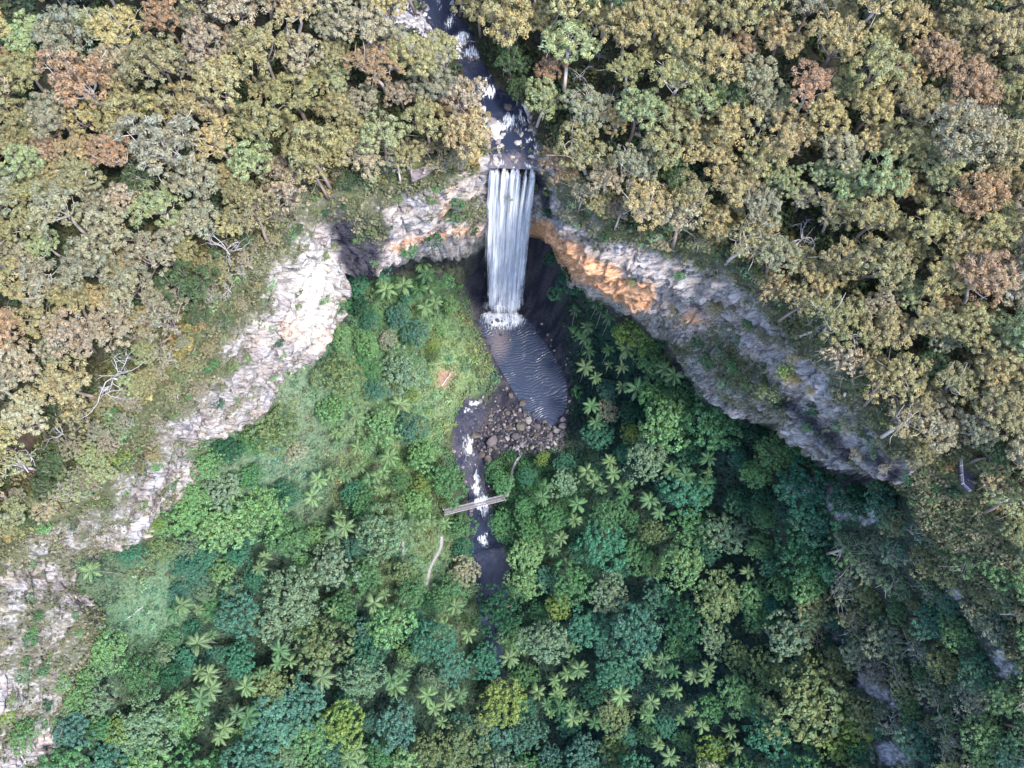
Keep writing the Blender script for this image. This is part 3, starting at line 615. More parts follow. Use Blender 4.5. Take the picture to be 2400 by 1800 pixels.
# ------------------------------------------------------------------ placing
SPUR = [(1840,1130),(1990,1210),(2160,1180),(2250,1180),(2460,1250),(2460,1860),(2040,1860),(2010,1700),(1900,1590),(1900,1420),(1980,1330)]
ITEMS = []       # (object, adjective phrase, noun, photo position, label template)
def spot(px, py, lift, G=None):
    """base point of something whose middle (lift above ground) shows at px, py"""
    z = 60.
    for _ in range(40):
        p = at(px, py, z); z = .5*z+.5*(float(ground(p[:2]) if G is None else bil(G, p[:2]))+lift)
    return p[0], p[1], float(ground(p[:2]) if G is None else bil(G, p[:2]))
def depth_at(px, py, z): return float(proj(at(px, py, z))[1])
def tree(kind, variants, px, py, rpx, color, adj, noun, cat, group, hz=1.0, wz=1.0, trunkcol=None):
    zc = 118 if (not in_gorge_px(px, py)) else 40
    G = GV if kind == 'rainforest_tree' or inpoly(np.array([px, py], float), SPUR) else GP
    for _ in range(3):
        r = rpx/F*depth_at(px, py, zc); x, y, z = spot(px, py, HT*r*hz, G); zc = z+HT*r*hz
    rdist = float(bil(GRD, np.array([x, y])))
    if kind == 'rainforest_tree' and rdist > 8: return None
    if G is GP and rdist < -.5:        # the stem must stand on the plateau: slide it back to the rim
        for _ in range(30):
            e = .5; gxd = float(bil(GRD, np.array([x+e, y]))-bil(GRD, np.array([x-e, y]))); gyd = float(bil(GRD, np.array([x, y+e]))-bil(GRD, np.array([x, y-e]))); q = math.hypot(gxd, gyd)+1e-9
            x += gxd/q*.6; y += gyd/q*.6
            if float(bil(GRD, np.array([x, y]))) > .8: break
        z = float(bil(GP, np.array([x, y])))
    cm, tm = variants[R.integers(len(variants))]
    t = empty(kind, (x, y, z-.15), R.uniform(0, 6.28), (r*R.uniform(.92, 1.08), r*R.uniform(.92, 1.08), r*hz))
    c = obj('crown', cm, t); c.color = (*color, 1); k = obj('trunk', tm, t)
    if trunkcol: k.color = (*trunkcol, 1)
    if group: t['group'] = group
    t['category'] = cat; ITEMS.append([t, adj, noun, (px, py), rpx]); return t
RIM_PX = np.vstack([CL[:, :2], [(2330,1230),(2480,1420),(2700,1900),(-400,1900)]])
def in_gorge_px(px, py): return bool(inpoly(np.array([px, py], float), RIM_PX))
LOOK1 = np.array([(960,401),(979,392),(993,377),(1023,363),(1051,378),(1048,397),(1036,395),(1025,388),(998,410),(967,424)], float)
LOOK2 = np.array([(2247,1070),(2262,1068),(2280,1074),(2291,1106),(2287,1142),(2269,1153),(2251,1135)], float)
GUMC = {'gold': (.335,.285,.14), 'olive': (.27,.248,.122), 'grey-green': (.25,.243,.16), 'rust-brown': (.305,.215,.13), 'pale green': (.265,.30,.15), 'dark green': (.07,.11,.048), 'beige': (.32,.28,.185)}
RFC = {'teal-green': (.048,.150,.090), 'mid-green': (.074,.175,.070), 'yellow-green': (.155,.225,.060), 'grey-green': (.140,.210,.122), 'blue-green': (.066,.158,.108), 'dark green': (.024,.085,.042), 'light green': (.132,.25,.098), 'olive': (.128,.178,.075), 'beige': (.23,.25,.16)}
def jit(c, s=.10):
    f = R.uniform(1-s, 1+s); return tuple(float(min(1, max(.003, v*f*(1+R.uniform(-.05, .05))))) for v in c)
def sizeword(r, a, b): return 'small ' if r < a else ('broad ' if r > b else '')
placed = []
def free(px, py, r, k):
    return all((px-a)**2+(py-b)**2 > (k*(r+c))**2 for a, b, c in placed)
CLEAR = [(2400,0)]
DEAD_PX = [(250,870,95),(522,575,70),(1888,545,62),(1362,165,42),(1432,225,32),(1503,318,34),(132,1012,44),(545,690,38),(160,10,40),(1405,125,26),(2360,1255,40),(560,650,34),(735,660,0)]
def gumcolor(px, py):
    if px < 1150:
        w = dict(gold=.30, olive=.26, beige=.20) if px > 250 else dict(gold=.28, olive=.34, beige=.10)
        w.update({'grey-green': .13+.15*(py > 350), 'rust-brown': .06, 'pale green': .05, 'dark green': .02})
    else:
        w = dict(gold=.34, olive=.30, beige=.09); w.update({'grey-green': .09, 'rust-brown': .05, 'pale green': .06, 'dark green': .03})
    k = list(w); p = np.array([w[i] for i in k]); return k[R.choice(len(k), p=p/p.sum())]
def add_gum(px, py, r, cn, sparse=False):
    placed.append((px, py, r))
    pale = (1.1, 1.05, 1.05) if R.random() < .25 else (.5, .42, .40)
    return tree('gum_tree', SPARSE if sparse else GUMS, px, py, r, jit(GUMC[cn]), sizeword(r, 50, 70)+cn, 'gum tree', 'gum tree', 'gum trees of the plateau forest', R.uniform(.9, 1.25), 1, pale)
for px, py, r, cn in [(190,195,80,'rust-brown'),(385,40,55,'rust-brown'),(1735,110,45,'rust-brown'),(385,345,95,'grey-green'),(150,95,85,'grey-green'),(280,75,70,'gold'),(370,150,80,'olive'),(55,90,60,'pale green'),(60,385,55,'pale green'),
     (2260,330,95,'beige'),(2200,410,60,'pale green'),(1990,440,58,'pale green'),(1850,320,75,'gold'),(1960,100,80,'gold'),(2050,250,60,'gold'),(1780,190,60,'grey-green'),(1650,240,55,'pale green'),(1190,60,75,'gold'),(1275,235,52,'pale green'),
     (1200,150,45,'dark green'),(1215,205,35,'dark green'),(1470,70,70,'gold'),(520,190,75,'gold'),(510,330,65,'gold'),(450,420,70,'grey-green'),(560,460,55,'olive'),(1090,235,60,'beige'),(1010,200,55,'grey-green'),(860,410,62,'beige'),(1000,290,60,'olive'),
     (1720,430,65,'gold'),(1680,520,60,'gold'),(1880,460,40,'grey-green'),(2260,50,60,'olive'),(2130,60,60,'gold'),(2175,750,60,'gold'),(2130,690,45,'pale green'),(790,190,45,'pale green'),(850,240,48,'grey-green'),(1420,420,60,'beige'),(1560,340,70,'olive')]:
    add_gum(px, py, r, cn)
tries = 0; ng = len(placed)
for rr, k in ((68, .62), (56, .58), (46, .57), (36, .56)):
    for _ in range(2600 if rr > 50 else 7000):
        px, py = R.uniform(-50, 2450), R.uniform(-60, 1180); r = rr*R.uniform(.88, 1.12)
        P = np.array([px, py]); d = float(polydist(P, RIM_PX)); lo = 12+.3*r
        if px < 700 and py > 780: lo = 110+.3*r
        if 700 < px < 1000: lo = -4
        if px > 2050 and py > 1000: lo = 60
        if d < lo: continue
        if float(segdist(P, UC)[0]) < np.interp(py, UC[:, 1], UC[:, 2])+.5*r: continue
        if px > 1060 and px < 1300 and 225 < py < 420 and float(segdist(P, UC)[0]) < 62+.5*r: continue
        if 880 < px < 1010 and py < 120 and float(segdist(P, side[:, :2])[0]) < 30: continue
        if float(polydist(P, LOOK1)) < .75*r or float(polydist(P, LOOK2)) < .55*r or (px > 2150 and px < 2290 and 1030 < py < 1180): continue
        if any(math.hypot(px-a, py-b-10) < q*.45+.6*r for a, b, q in DEAD_PX): continue
        if px < 110 and py < 60: continue
        if not free(px, py, r, k): continue
        if len(placed) >= 298: break
        add_gum(px, py, r, gumcolor(px, py), d < lo+40)
NG = len(placed)
# scrubby trees along the rim and on the rocky spur at the lower right
SPC = ['grey-green','grey-green','olive','olive','dark green','beige','pale green']
SPURC = {'mid-green': (.095,.175,.075), 'grey-green': (.16,.195,.13), 'teal-green': (.07,.16,.10), 'olive': (.175,.195,.09), 'dark green': (.055,.11,.055), 'beige': (.24,.23,.17)}
ns = 0
def scrub_ok(px, py, r, k, sp):
    P = np.array([px, py])
    if sp:
        if not inpoly(P, SPUR) or any(float(polydist(P, q)) < r*.35 for q in ROCKS_PX): return False
    else:
        d = float(polydist(P, RIM_PX)); band = 115 if px < 750 and py > 780 else (85 if px < 760 else 55)
        if not -2 < d < band+30 or 1090 < px < 1325 or R.random() < .12: return False
    if float(polydist(P, LOOK1)) < .8*r or float(polydist(P, LOOK2)) < .6*r or (px > 2150 and px < 2290 and 1030 < py < 1180): return False
    if any(math.hypot(px-a, py-b-10) < q*.3+.45*r for a, b, q in DEAD_PX): return False
    return free(px, py, r, k)
for sp, rr, k, lim in ((1, 52, .62, 60), (1, 38, .60, 130), (0, 38, .66, 180), (0, 27, .62, 262), (1, 26, .62, 292)):
    for _ in range(4500 if sp else 16000):
        if sp: px, py = R.uniform(1830, 2450), R.uniform(1120, 1850)
        else:
            q = RIM_PX[:33][R.integers(33)]; px, py = q[0]+R.normal(0, 75), q[1]+R.normal(0, 75)
        r = rr*R.uniform(.85, 1.15)
        if ns >= lim: break
        if not scrub_ok(px, py, r, k, sp): continue
        ns += 1; placed.append((px, py, r)); cn = list(SPURC)[R.choice(6, p=[.27,.28,.18,.14,.09,.04])] if sp else SPC[R.integers(len(SPC))]
        if not sp and px < 700 and py > 850 and R.random() < .35: cn = 'pale green'
        tree('scrub_tree', (SPARSE if R.random() < .2 else RAINS) if sp else (SPARSE if R.random() < .4 else GUMS), px, py, r, jit(SPURC[cn] if sp else tuple(v*.85 for v in GUMC[cn])), sizeword(r, 28, 46)+cn, 'scrub tree', 'scrub tree', 'scrubby trees along the cliffs', R.uniform(.75, 1.0), 1, (.8, .75, .75))
# rainforest trees
PALM_PX = '''905,678 945,669 981,678 997,640 990,614 1035,607 995,719 833,976 811,1009 937,947 861,1048 912,1070 843,1092 898,1106 880,1117 807,1114 876,1193 1348,727 1400,705 1433,705 1411,723 1429,741 1371,792 1379,821 1371,860 1502,790
1426,817 1469,817 1559,864 1581,878 1458,860 1493,911 1386,951 1429,1081 1375,1103 1437,1110 1408,1142 1458,1142 1465,1164 1574,1099 1270,1164 1353,1182 1523,1171 861,1222 809,1236 984,1232 1314,1261 1346,1218 876,1413 1066,1421 1042,1464
1097,1486 1344,1518 1194,1542 1357,1569 1330,1580 1299,1594 1520,1547 1552,1572 1578,1572 916,1594 926,1609 1261,1621 1301,1627 1281,1650 1310,1656 1339,1656 1455,1630 1527,1645 1560,1623 1585,1620 1002,1630 1046,1645 1078,1623 1342,1685
1364,1677 1393,1695 1520,1677 1035,1692 1541,1742 1570,1775 832,1757 818,1779 840,1793 425,1417 412,1435 463,1507 213,1337 608,1330 655,1525 680,1551 754,1587 488,1580 492,1616 420,1634 470,1638 575,1609 553,1670 524,1706 579,1681 785,1254
781,1431 1660,1074 1607,1114 1654,1132 2001,1095 1752,1341 1660,1565 1654,1590 1712,1713 1618,1666 1645,1703 1725,1753 745,1124 778,1106 731,1164 796,1009 1060,1180 1006,1215'''.split()
for s in list(PALM_PX)[::2]:       # a smaller neighbour beside every second palm
    a, b = map(float, s.split(',')); t = R.uniform(0, 6.28); PALM_PX.append('%d,%d' % (a+math.cos(t)*R.uniform(24, 40), b+math.sin(t)*R.uniform(24, 40)))
PALM_XY = [tuple(map(float, s.split(','))) for s in PALM_PX]
placed2 = []
def free2(px, py, r, k): return all((px-a)**2+(py-b)**2 > (k*(r+c))**2 for a, b, c in placed2)
def add_rf(px, py, r, cn, v=None):
    placed2.append((px, py, r)); return tree('rainforest_tree', v or RAINS, px, py, r, jit(RFC[cn]), sizeword(r, 32, 62)+cn, 'rainforest tree', 'rainforest tree', 'rainforest trees in the gorge', R.uniform(.85, 1.25))
for px, py, r, cn in [(695,1395,82,'grey-green'),(640,1690,72,'blue-green'),(715,1640,70,'blue-green'),(640,1610,55,'olive'),(1890,1640,105,'olive'),(1965,1745,50,'yellow-green'),(1663,1768,48,'yellow-green'),(1600,1325,66,'light green'),(1616,1150,58,'teal-green'),
   (1275,1500,68,'grey-green'),(1570,990,72,'light green'),(1545,930,50,'mid-green'),(1700,1250,58,'grey-green'),(1790,1215,36,'light green'),(1780,1285,36,'light green'),(1488,780,60,'yellow-green'),(1530,845,46,'light green'),(1425,965,32,'beige'),(1476,1015,28,'yellow-green'),
   (795,790,36,'light green'),(857,800,36,'light green'),(908,797,28,'beige'),(870,825,26,'light green'),(1016,813,21,'yellow-green'),(1018,835,20,'olive'),(966,925,24,'yellow-green'),(992,1138,30,'yellow-green'),(1272,1075,20,'yellow-green'),(525,1235,75,'light green'),(560,1440,70,'blue-green'),
   (905,1250,72,'grey-green'),(850,1180,45,'mid-green'),(830,1160,40,'teal-green'),(1320,1130,40,'grey-green'),(1180,1040+40,0,''),(1330,1240,0,''),(1238,1300,52,'light green'),(1228,1372,46,'light green'),(1240,1240,40,'mid-green'),(1490,1300,45,'mid-green'),(1540,1400,50,'blue-green'),
   (1430,1390,55,'grey-green'),(1815,1060,52,'light green'),(1880,1055,42,'mid-green'),(1770,1110,40,'light green'),(1680,1400,70,'olive'),(1890,1370,48,'light green'),(1830,1380,42,'mid-green'),(1780,1450,40,'mid-green'),(1735,1540,38,'olive'),(640,1010,62,'olive'),(585,1040,40,'mid-green'),
   (690,1060,34,'beige'),(1010,1500,62,'teal-green'),(1050,1390,45,'mid-green'),(960,1390,40,'mid-green'),(865,1535,52,'teal-green'),(850,1590,60,'grey-green'),(930,1700,62,'blue-green'),(1075,1770,72,'olive'),(1000,1760,50,'olive'),(800,1700,60,'yellow-green'),(1440,1670,48,'olive'),
   (1240,1720,40,'blue-green'),(1440,1760,42,'olive'),(1330,1690,34,'teal-green'),(1290,1780,36,'blue-green'),(340,1700,80,'grey-green'),(280,1710,38,'yellow-green'),(430,1680,55,'light green'),(330,1580,58,'mid-green'),(560,1550,48,'teal-green'),(440,1280,34,'grey-green'),(470,1350,32,'blue-green'),
   (375,1230,30,'light green'),(520,1340,40,'light green'),(600,1360,34,'teal-green'),(490,1090,44,'light green'),(360,1230,26,'yellow-green'),(780,1330,60,'grey-green'),(800,1430,45,'mid-green'),(1310,1420,40,'yellow-green'),(1400,1020,40,'teal-green'),(210,1580,44,'light green'),(175,1640,40,'light green'),
   (60,1720,44,'light green'),(1180,1250,30,'mid-green'),(1230,1190,30,'mid-green'),(1180,1130,34,'mid-green'),(1155,1105,26,'mid-green'),(1235,1120,26,'teal-green'),(1175,1220,30,'mid-green')]:
    if r: add_rf(px, py, r, cn, RAINS[8:] if r < 40 else None)
OPEN = [[(1000,790),(1160,760),(1180,960),(1080,960),(1060,1060),(1010,1040),(985,960)],[(670,880),(750,880),(730,1000),(660,1160),(600,1160),(650,1000)],[(200,1330),(400,1300),(410,1470),(330,1500),(230,1450)],[(950,1270),(1040,1260),(1040,1400),(970,1400)],
        [(1080,560),(1260,560),(1360,800),(1360,1010),(1280,1090),(1060,1090),(1060,1000),(1140,900),(1080,700)],[(930,660),(1060,620),(1090,760),(960,770)]]
def rfcolor(px, py):
    if px > 1230: w = {'teal-green': .27, 'mid-green': .23, 'dark green': .17, 'blue-green': .11, 'grey-green': .10, 'light green': .07, 'olive': .03, 'yellow-green': .01, 'beige': .01}
    else: w = {'teal-green': .19, 'mid-green': .26, 'dark green': .06, 'blue-green': .10, 'grey-green': .17, 'light green': .16, 'olive': .03, 'yellow-green': .02, 'beige': .01}
    k = list(w); p = np.array([w[i] for i in k]); return k[R.choice(len(k), p=p/p.sum())]
TOE_PX = np.vstack([CL[:, 3:5], [(2190,1170),(2480,1700),(2480,1900),(-100,1900)]])
for rr, k, lim in ((70, .68, 150), (54, .64, 205), (40, .62, 262), (30, .62, 298)):
    for _ in range(2600):
        px, py = R.uniform(60, 2100), R.uniform(560, 1850); r = rr*R.uniform(.85, 1.15); P = np.array([px, py])
        if float(polydist(P, TOE_PX)) > -10-.5*r or inpoly(P, SPUR): continue
        if any(float(polydist(P, q)) < (.35 if i != 4 else .7)*r for i, q in enumerate(OPEN)): continue
        if float(segdist(P, LC)[0]) < np.interp(py, LC[:, 1], LC[:, 2])*.8+.55*r and py < 1390: continue
        if float(segdist(P, np.array([(1042,1202),(1183,1167)]))[0]) < 14+.8*r: continue
        if float(segdist(P, np.array([(1183,1167),(1205,1110),(1215,1065)]))[0]) < 5+.7*r: continue
        if len(placed2) >= lim: break
        if any((px-a)**2+(py-b-6)**2 < (.82*r+13)**2 for a, b in PALM_XY): continue
        if not free2(px, py, r, k): continue
        add_rf(px, py, r, rfcolor(px, py), RAINS[8:] if r < 34 else None)
PC_ = {'pale green': (.13,.205,.09), 'mid-green': (.085,.165,.075), 'dark green': (.05,.12,.05)}
NP0 = 115
for i, s in enumerate(PALM_PX):
    px, py = map(float, s.split(','))
    if i > NP0 and (inpoly(np.array([px, py]), OPEN[4]) or float(polydist(np.array([px, py]), TOE_PX)) > -12 or float(segdist(np.array([px, py]), LC)[0]) < 34 or py < 620): continue
    if i > NP0: small = .8
    else: small = 1.0; big = 1.12 if s in ('945,669', '425,1417', '754,1587', '1493,911', '1379,821') else 1.0
    cn = 'pale green' if (px < 1150 and R.random() < .7) or R.random() < .45 else ('mid-green' if R.random() < .7 else 'dark green')
    h = R.uniform(1.15, 1.5)*big; sc = R.uniform(.62, 1.0)*big; x, y, z = spot(px, py, 12*h+.3, GV); cm, tm = PALMS[i % 7]
    t = empty('palm_tree', (x, y, z), R.uniform(0, 6.28), (sc*small, sc*small, h*small)); c = obj('crown', cm, t); c.color = (*jit(PC_[cn]), 1); obj('trunk', tm, t)
    t['group'] = 'palms of the gorge'; t['category'] = 'palm tree'; ITEMS.append([t, ('broad ' if big > 1 else '')+cn, 'palm', (px, py), 30])
# shrubs growing on the cliff ledges and along the open slopes
SHR = [(1590,640,22,'mid-green'),(1640,625,20,'olive'),(1840,870,32,'yellow-green'),(1560,600,16,'olive'),(1480,660,14,'olive'),(1750,760,18,'mid-green'),(1730,800,18,'grey-green'),(1660,850,24,'mid-green'),(1690,830,22,'grey-green'),(1720,860,22,'mid-green'),(1760,900,30,'olive'),(1800,920,30,'olive'),
   (1700,900,24,'grey-green'),(1640,800,22,'mid-green'),(1900,960,20,'dark green'),(2010,1010,22,'olive'),(2040,1040,20,'grey-green'),(1960,1000,16,'mid-green'),(2080,970,14,'yellow-green'),(1890,1000,16,'mid-green'),(1075,480,22,'mid-green'),(1060,510,20,'mid-green'),(1100,500,16,'olive'),(1110,540,18,'dark green'),
   (1010,470,14,'olive'),(930,470,16,'olive'),(760,600,18,'olive'),(785,580,10,'yellow-green'),(840,560,20,'olive'),(870,545,18,'olive'),(1390,490,24,'grey-green'),(1440,510,22,'olive'),(1340,480,20,'grey-green'),(450,860,20,'yellow-green'),(440,930,14,'mid-green'),(540,860,26,'olive'),(575,840,22,'olive'),(500,860,26,'mid-green'),
   (640,880,18,'light green'),(660,835,16,'olive'),(350,1010,20,'olive'),(270,985,30,'light green'),(250,1060,40,'yellow-green'),(290,1020,30,'light green'),(300,1080,26,'yellow-green'),(200,1140,36,'light green'),(240,1180,30,'olive'),(110,1230,26,'light green'),(330,1180,22,'olive'),(370,1090,18,'light green'),(70,1500,22,'mid-green'),
   (100,1560,26,'mid-green'),(60,1580,24,'grey-green'),(150,1600,24,'light green'),(30,1640,22,'olive'),(80,1480,16,'light green'),(20,1680,22,'yellow-green'),(120,1690,22,'mid-green'),(700,720,10,'olive'),(640,770,14,'grey-green'),(1620,700,12,'mid-green'),(1545,1000,0,''),(1960,1180,20,'yellow-green'),(1930,1190,22,'grey-green'),
   (2000,1190,16,'mid-green'),(1290,500,16,'dark green'),(1285,450,16,'olive'),(1255,440,10,'olive'),(1140,490,12,'olive'),(1030,780,16,'light green'),(960,850,24,'mid-green'),(910,860,26,'mid-green'),(870,900,24,'light green'),(1000,960,14,'yellow-green'),(1020,1000,16,'light green'),(940,1010,20,'light green'),(1000,1060,20,'olive'),
   (960,1080,22,'mid-green'),(1010,1120,18,'mid-green'),(930,1090,18,'light green'),(760,700,20,'light green'),(800,720,24,'mid-green'),(860,740,26,'mid-green'),(920,750,24,'teal-green'),(960,700,22,'teal-green'),(1050,660,22,'mid-green'),(1060,720,22,'light green'),(1020,560,26,'dark green'),(960,590,26,'mid-green'),(900,640,24,'teal-green'),
   (1290,610,22,'dark green'),(1330,650,24,'dark green'),(1300,690,20,'mid-green'),(1360,680,22,'dark green'),(1350,780,20,'mid-green'),(1360,920,22,'mid-green'),(1380,1000,20,'dark green')]
Vcw = np.array(co.data.vertices[0].co) if False else None
from mathutils.bvhtree import BVHTree
bvh_c = BVHTree.FromPolygons([tuple(v) for v in Vc.tolist()], gridfaces(len(rows), nC).tolist())
def sight(px, py):
    """first solid land (ground or cliff) on the line from the drone"""
    o = Vector((0, 0, H)); q = at(px, py, 0.); d = (Vector(q)-o).normalized(); h = bvh_c.ray_cast(o, d)
    g = hit(px, py)
    if h[0] is not None and h[3] < (Vector(g)-o).length: return np.array(h[0])
    return g
nl_ = 0; lp = []
for _ in range(3000):        # small scrub trees rooted on the ledges of the cliff itself
    if R.random() < .62: q = RIM_PX[[2,5,7,8,9,10,10,11,11,12,12]][R.integers(11)]; px, py = q[0]+R.normal(20, 45), q[1]+R.normal(25, 45)
    else: q = RIM_PX[22:32][R.integers(10)]; px, py = q[0]+R.normal(-40, 60), q[1]+R.normal(50, 60)
    d = float(polydist(np.array([px, py]), RIM_PX)); r = R.uniform(15, 30)
    if not (-95 < d < 6) or float(polydist(np.array([px, py]), TOE_PX)) < 6 or (640 < px < 780 and d < -25) or (1250 < px < 1640 and d < -30): continue
    if nl_ >= 44 or not (0 < px < 2400 and py < 1800) or any((px-a)**2+(py-b)**2 < (.75*(r+c))**2 for a, b, c in lp) or not free(px, py, r, .45): continue
    p = sight(px, py+r*.5); rr = r/F*depth_at(px, py, p[2]); cm, tm = (SPARSE+GUMS[:4])[R.integers(11)]; cn = SPC[R.integers(len(SPC))]
    nl_ += 1; lp.append((px, py, r)); t = empty('scrub_tree', tuple(p-np.array([0, 0, .3])), R.uniform(0, 6.28), (rr, rr, rr*.75)); c = obj('crown', cm, t); c.color = (*jit(tuple(v*.85 for v in GUMC[cn])), 1); k = obj('trunk', tm, t); k.color = (.8, .75, .75, 1)
    t['group'] = 'scrubby trees along the cliffs'; t['category'] = 'scrub tree'; ITEMS.append([t, sizeword(r, 28, 46)+cn, 'scrub tree', (px, py), r])
wq = np.clip(moss-.3, 0, 1)*(qv > .02)*(qv < .95); cand = R.choice(len(Vc), 900, p=wq/wq.sum()); nshr = 0
for i in cand:
    (px, py), _ = proj(Vc[i])
    if not (0 < px < 2400 and 0 < py < 1800) or 1110 < px < 1300 or any((px-q[0])**2+(py-q[1])**2 < 27**2 for q in SHR) or nshr >= 75: continue
    nshr += 1; SHR.append((px, py, R.uniform(8, 20), ['mid-green', 'olive', 'grey-green', 'light green', 'dark green'][R.integers(5)]))
for px, py, r, cn in SHR:
    if not r: continue
    p = sight(px, py); rr = r/F*depth_at(px, py, p[2]); me = SHRUBS[R.integers(6)]
    t = obj('shrub', me, None, p-[0, 0, rr*.15]); t.rotation_euler = (0, 0, R.uniform(0, 6.28)); t.scale = (rr*R.uniform(.9, 1.1), rr*R.uniform(.9, 1.1), rr*R.uniform(.7, 1.0)); t.color = (*jit(RFC[cn]), 1)
    t['group'] = 'shrubs on ledges and slopes'; t['category'] = 'shrub'; ITEMS.append([t, sizeword(r, 18, 29)+cn, 'shrub', (px, py), r])
# ------------------------------------------------------------------ bare dead trees
DEADS = [deadmesh(600+i, 1.0+.5*(i % 3), 4+i % 3) for i in range(6)]
DL = ['large bleached dead tree with drooping bare limbs above the left cliff', 'tangled white dead branches at the edge of the left forest', 'bleached dead tree with antler-like limbs in the right forest above the grey cliff',
 'slim white dead trunk with short stubs among gums right of the upper creek', 'forked white dead snag in the dark gap right of the upper creek', 'pale twisted snag beside olive gums right of the creek boulders', 'fallen-looking white dead tree near the left edge below the forest',
 'leaning pale dead tree just above the bright white cliff', 'bare grey branches at the very top left of the forest', 'short pale snag close to the creek on its right bank', 'bare pale branches at the right edge of the spur', 'thin leaning dead tree left of the bright white cliff']
for i, (px, py, r) in enumerate(DEAD_PX[:12]):
    tr, lb = DEADS[i % 6]; s = r/F*190*1.3; x, y, z = spot(px, py, .72*s)
    t = empty('dead_tree', (x, y, z), R.uniform(0, 6.28), s); obj('trunk', tr, t)
    t.rotation_euler = (R.normal(0, .12), R.normal(0, .12), R.uniform(0, 6.28))
    for b in lb: obj('branch', b, t)
    tag(t, DL[i], 'dead tree', 'bleached dead trees')
for px, py, px2, py2, w, nm, lb in [(1978,922,1981,965,.5,'snag','bare pale trunk standing on the shadowed right cliff'),(308,885,309,930,.45,'snag','short bare white trunk beside the large dead tree on the left'),
      (1448,1448,1474,1510,.55,'log','long pale trunk leaning out of the gorge trees at lower right'),(175,1683,228,1657,.5,'log','white fallen trunk lying in scrub at lower left'),(300,1450,338,1418,.25,'log','thin pale fallen stick on the round green vine patch'),(905,1121,930,1153,.22,'log','thin white trunk leaning beside palms left of the creek'),
      (1035,905,1060,870,.4,'log','pale log lying on the orange bare patch of the grass slope')]:
    a, b = sight(px, py), sight(px2, py2); P = np.linspace(a, b, 6)+[0, 0, .5]; P[1:-1] += R.normal(0, .15, (4, 3)); mb = MB(); c = P.mean(0)
    mb.tube(P-c, np.linspace(w, w*.55, 6)*.7, 7); mb.tube([P[3]-c, P[3]-c+[.6, .9, .8]], [w*.3, w*.1], 5)
    tag(obj(nm, mb.me(nm, M_DEAD, True), None, c), lb, 'log' if nm == 'log' else 'dead trunk')
# ------------------------------------------------------------------ boulders
def bould(seed):
    bm = bmesh.new(); bmesh.ops.create_icosphere(bm, subdivisions=4, radius=1.0); V = np.array([v.co[:] for v in bm.verts]); r = np.random.default_rng(seed)
    for _ in range(14):
        nn = r.normal(size=3); nn /= np.linalg.norm(nn); dd = r.uniform(.5, .82); s = V@nn; V -= np.clip(s-dd, 0, None)[:, None]*nn
    V = V*(1+.13*fbm(V*1.6+seed, 4, seed)[:, None]+.05*fbm(V*6+seed, 3, seed+5)[:, None])*np.array([1, r.uniform(.65, .95), r.uniform(.5, .75)])
    Fq = np.array([[v.index for v in f.verts] for f in bm.faces]); bm.free(); return mesh('boulder', V, Fq, M_BOUL, False)
BO = [bould(700+i) for i in range(8)]
BC = {'brown': (.115,.095,.085), 'dark grey': (.055,.052,.062), 'pale grey': (.26,.24,.25), 'cream': (.42,.385,.35), 'purplish': (.135,.115,.13), 'white': (.47,.45,.45)}
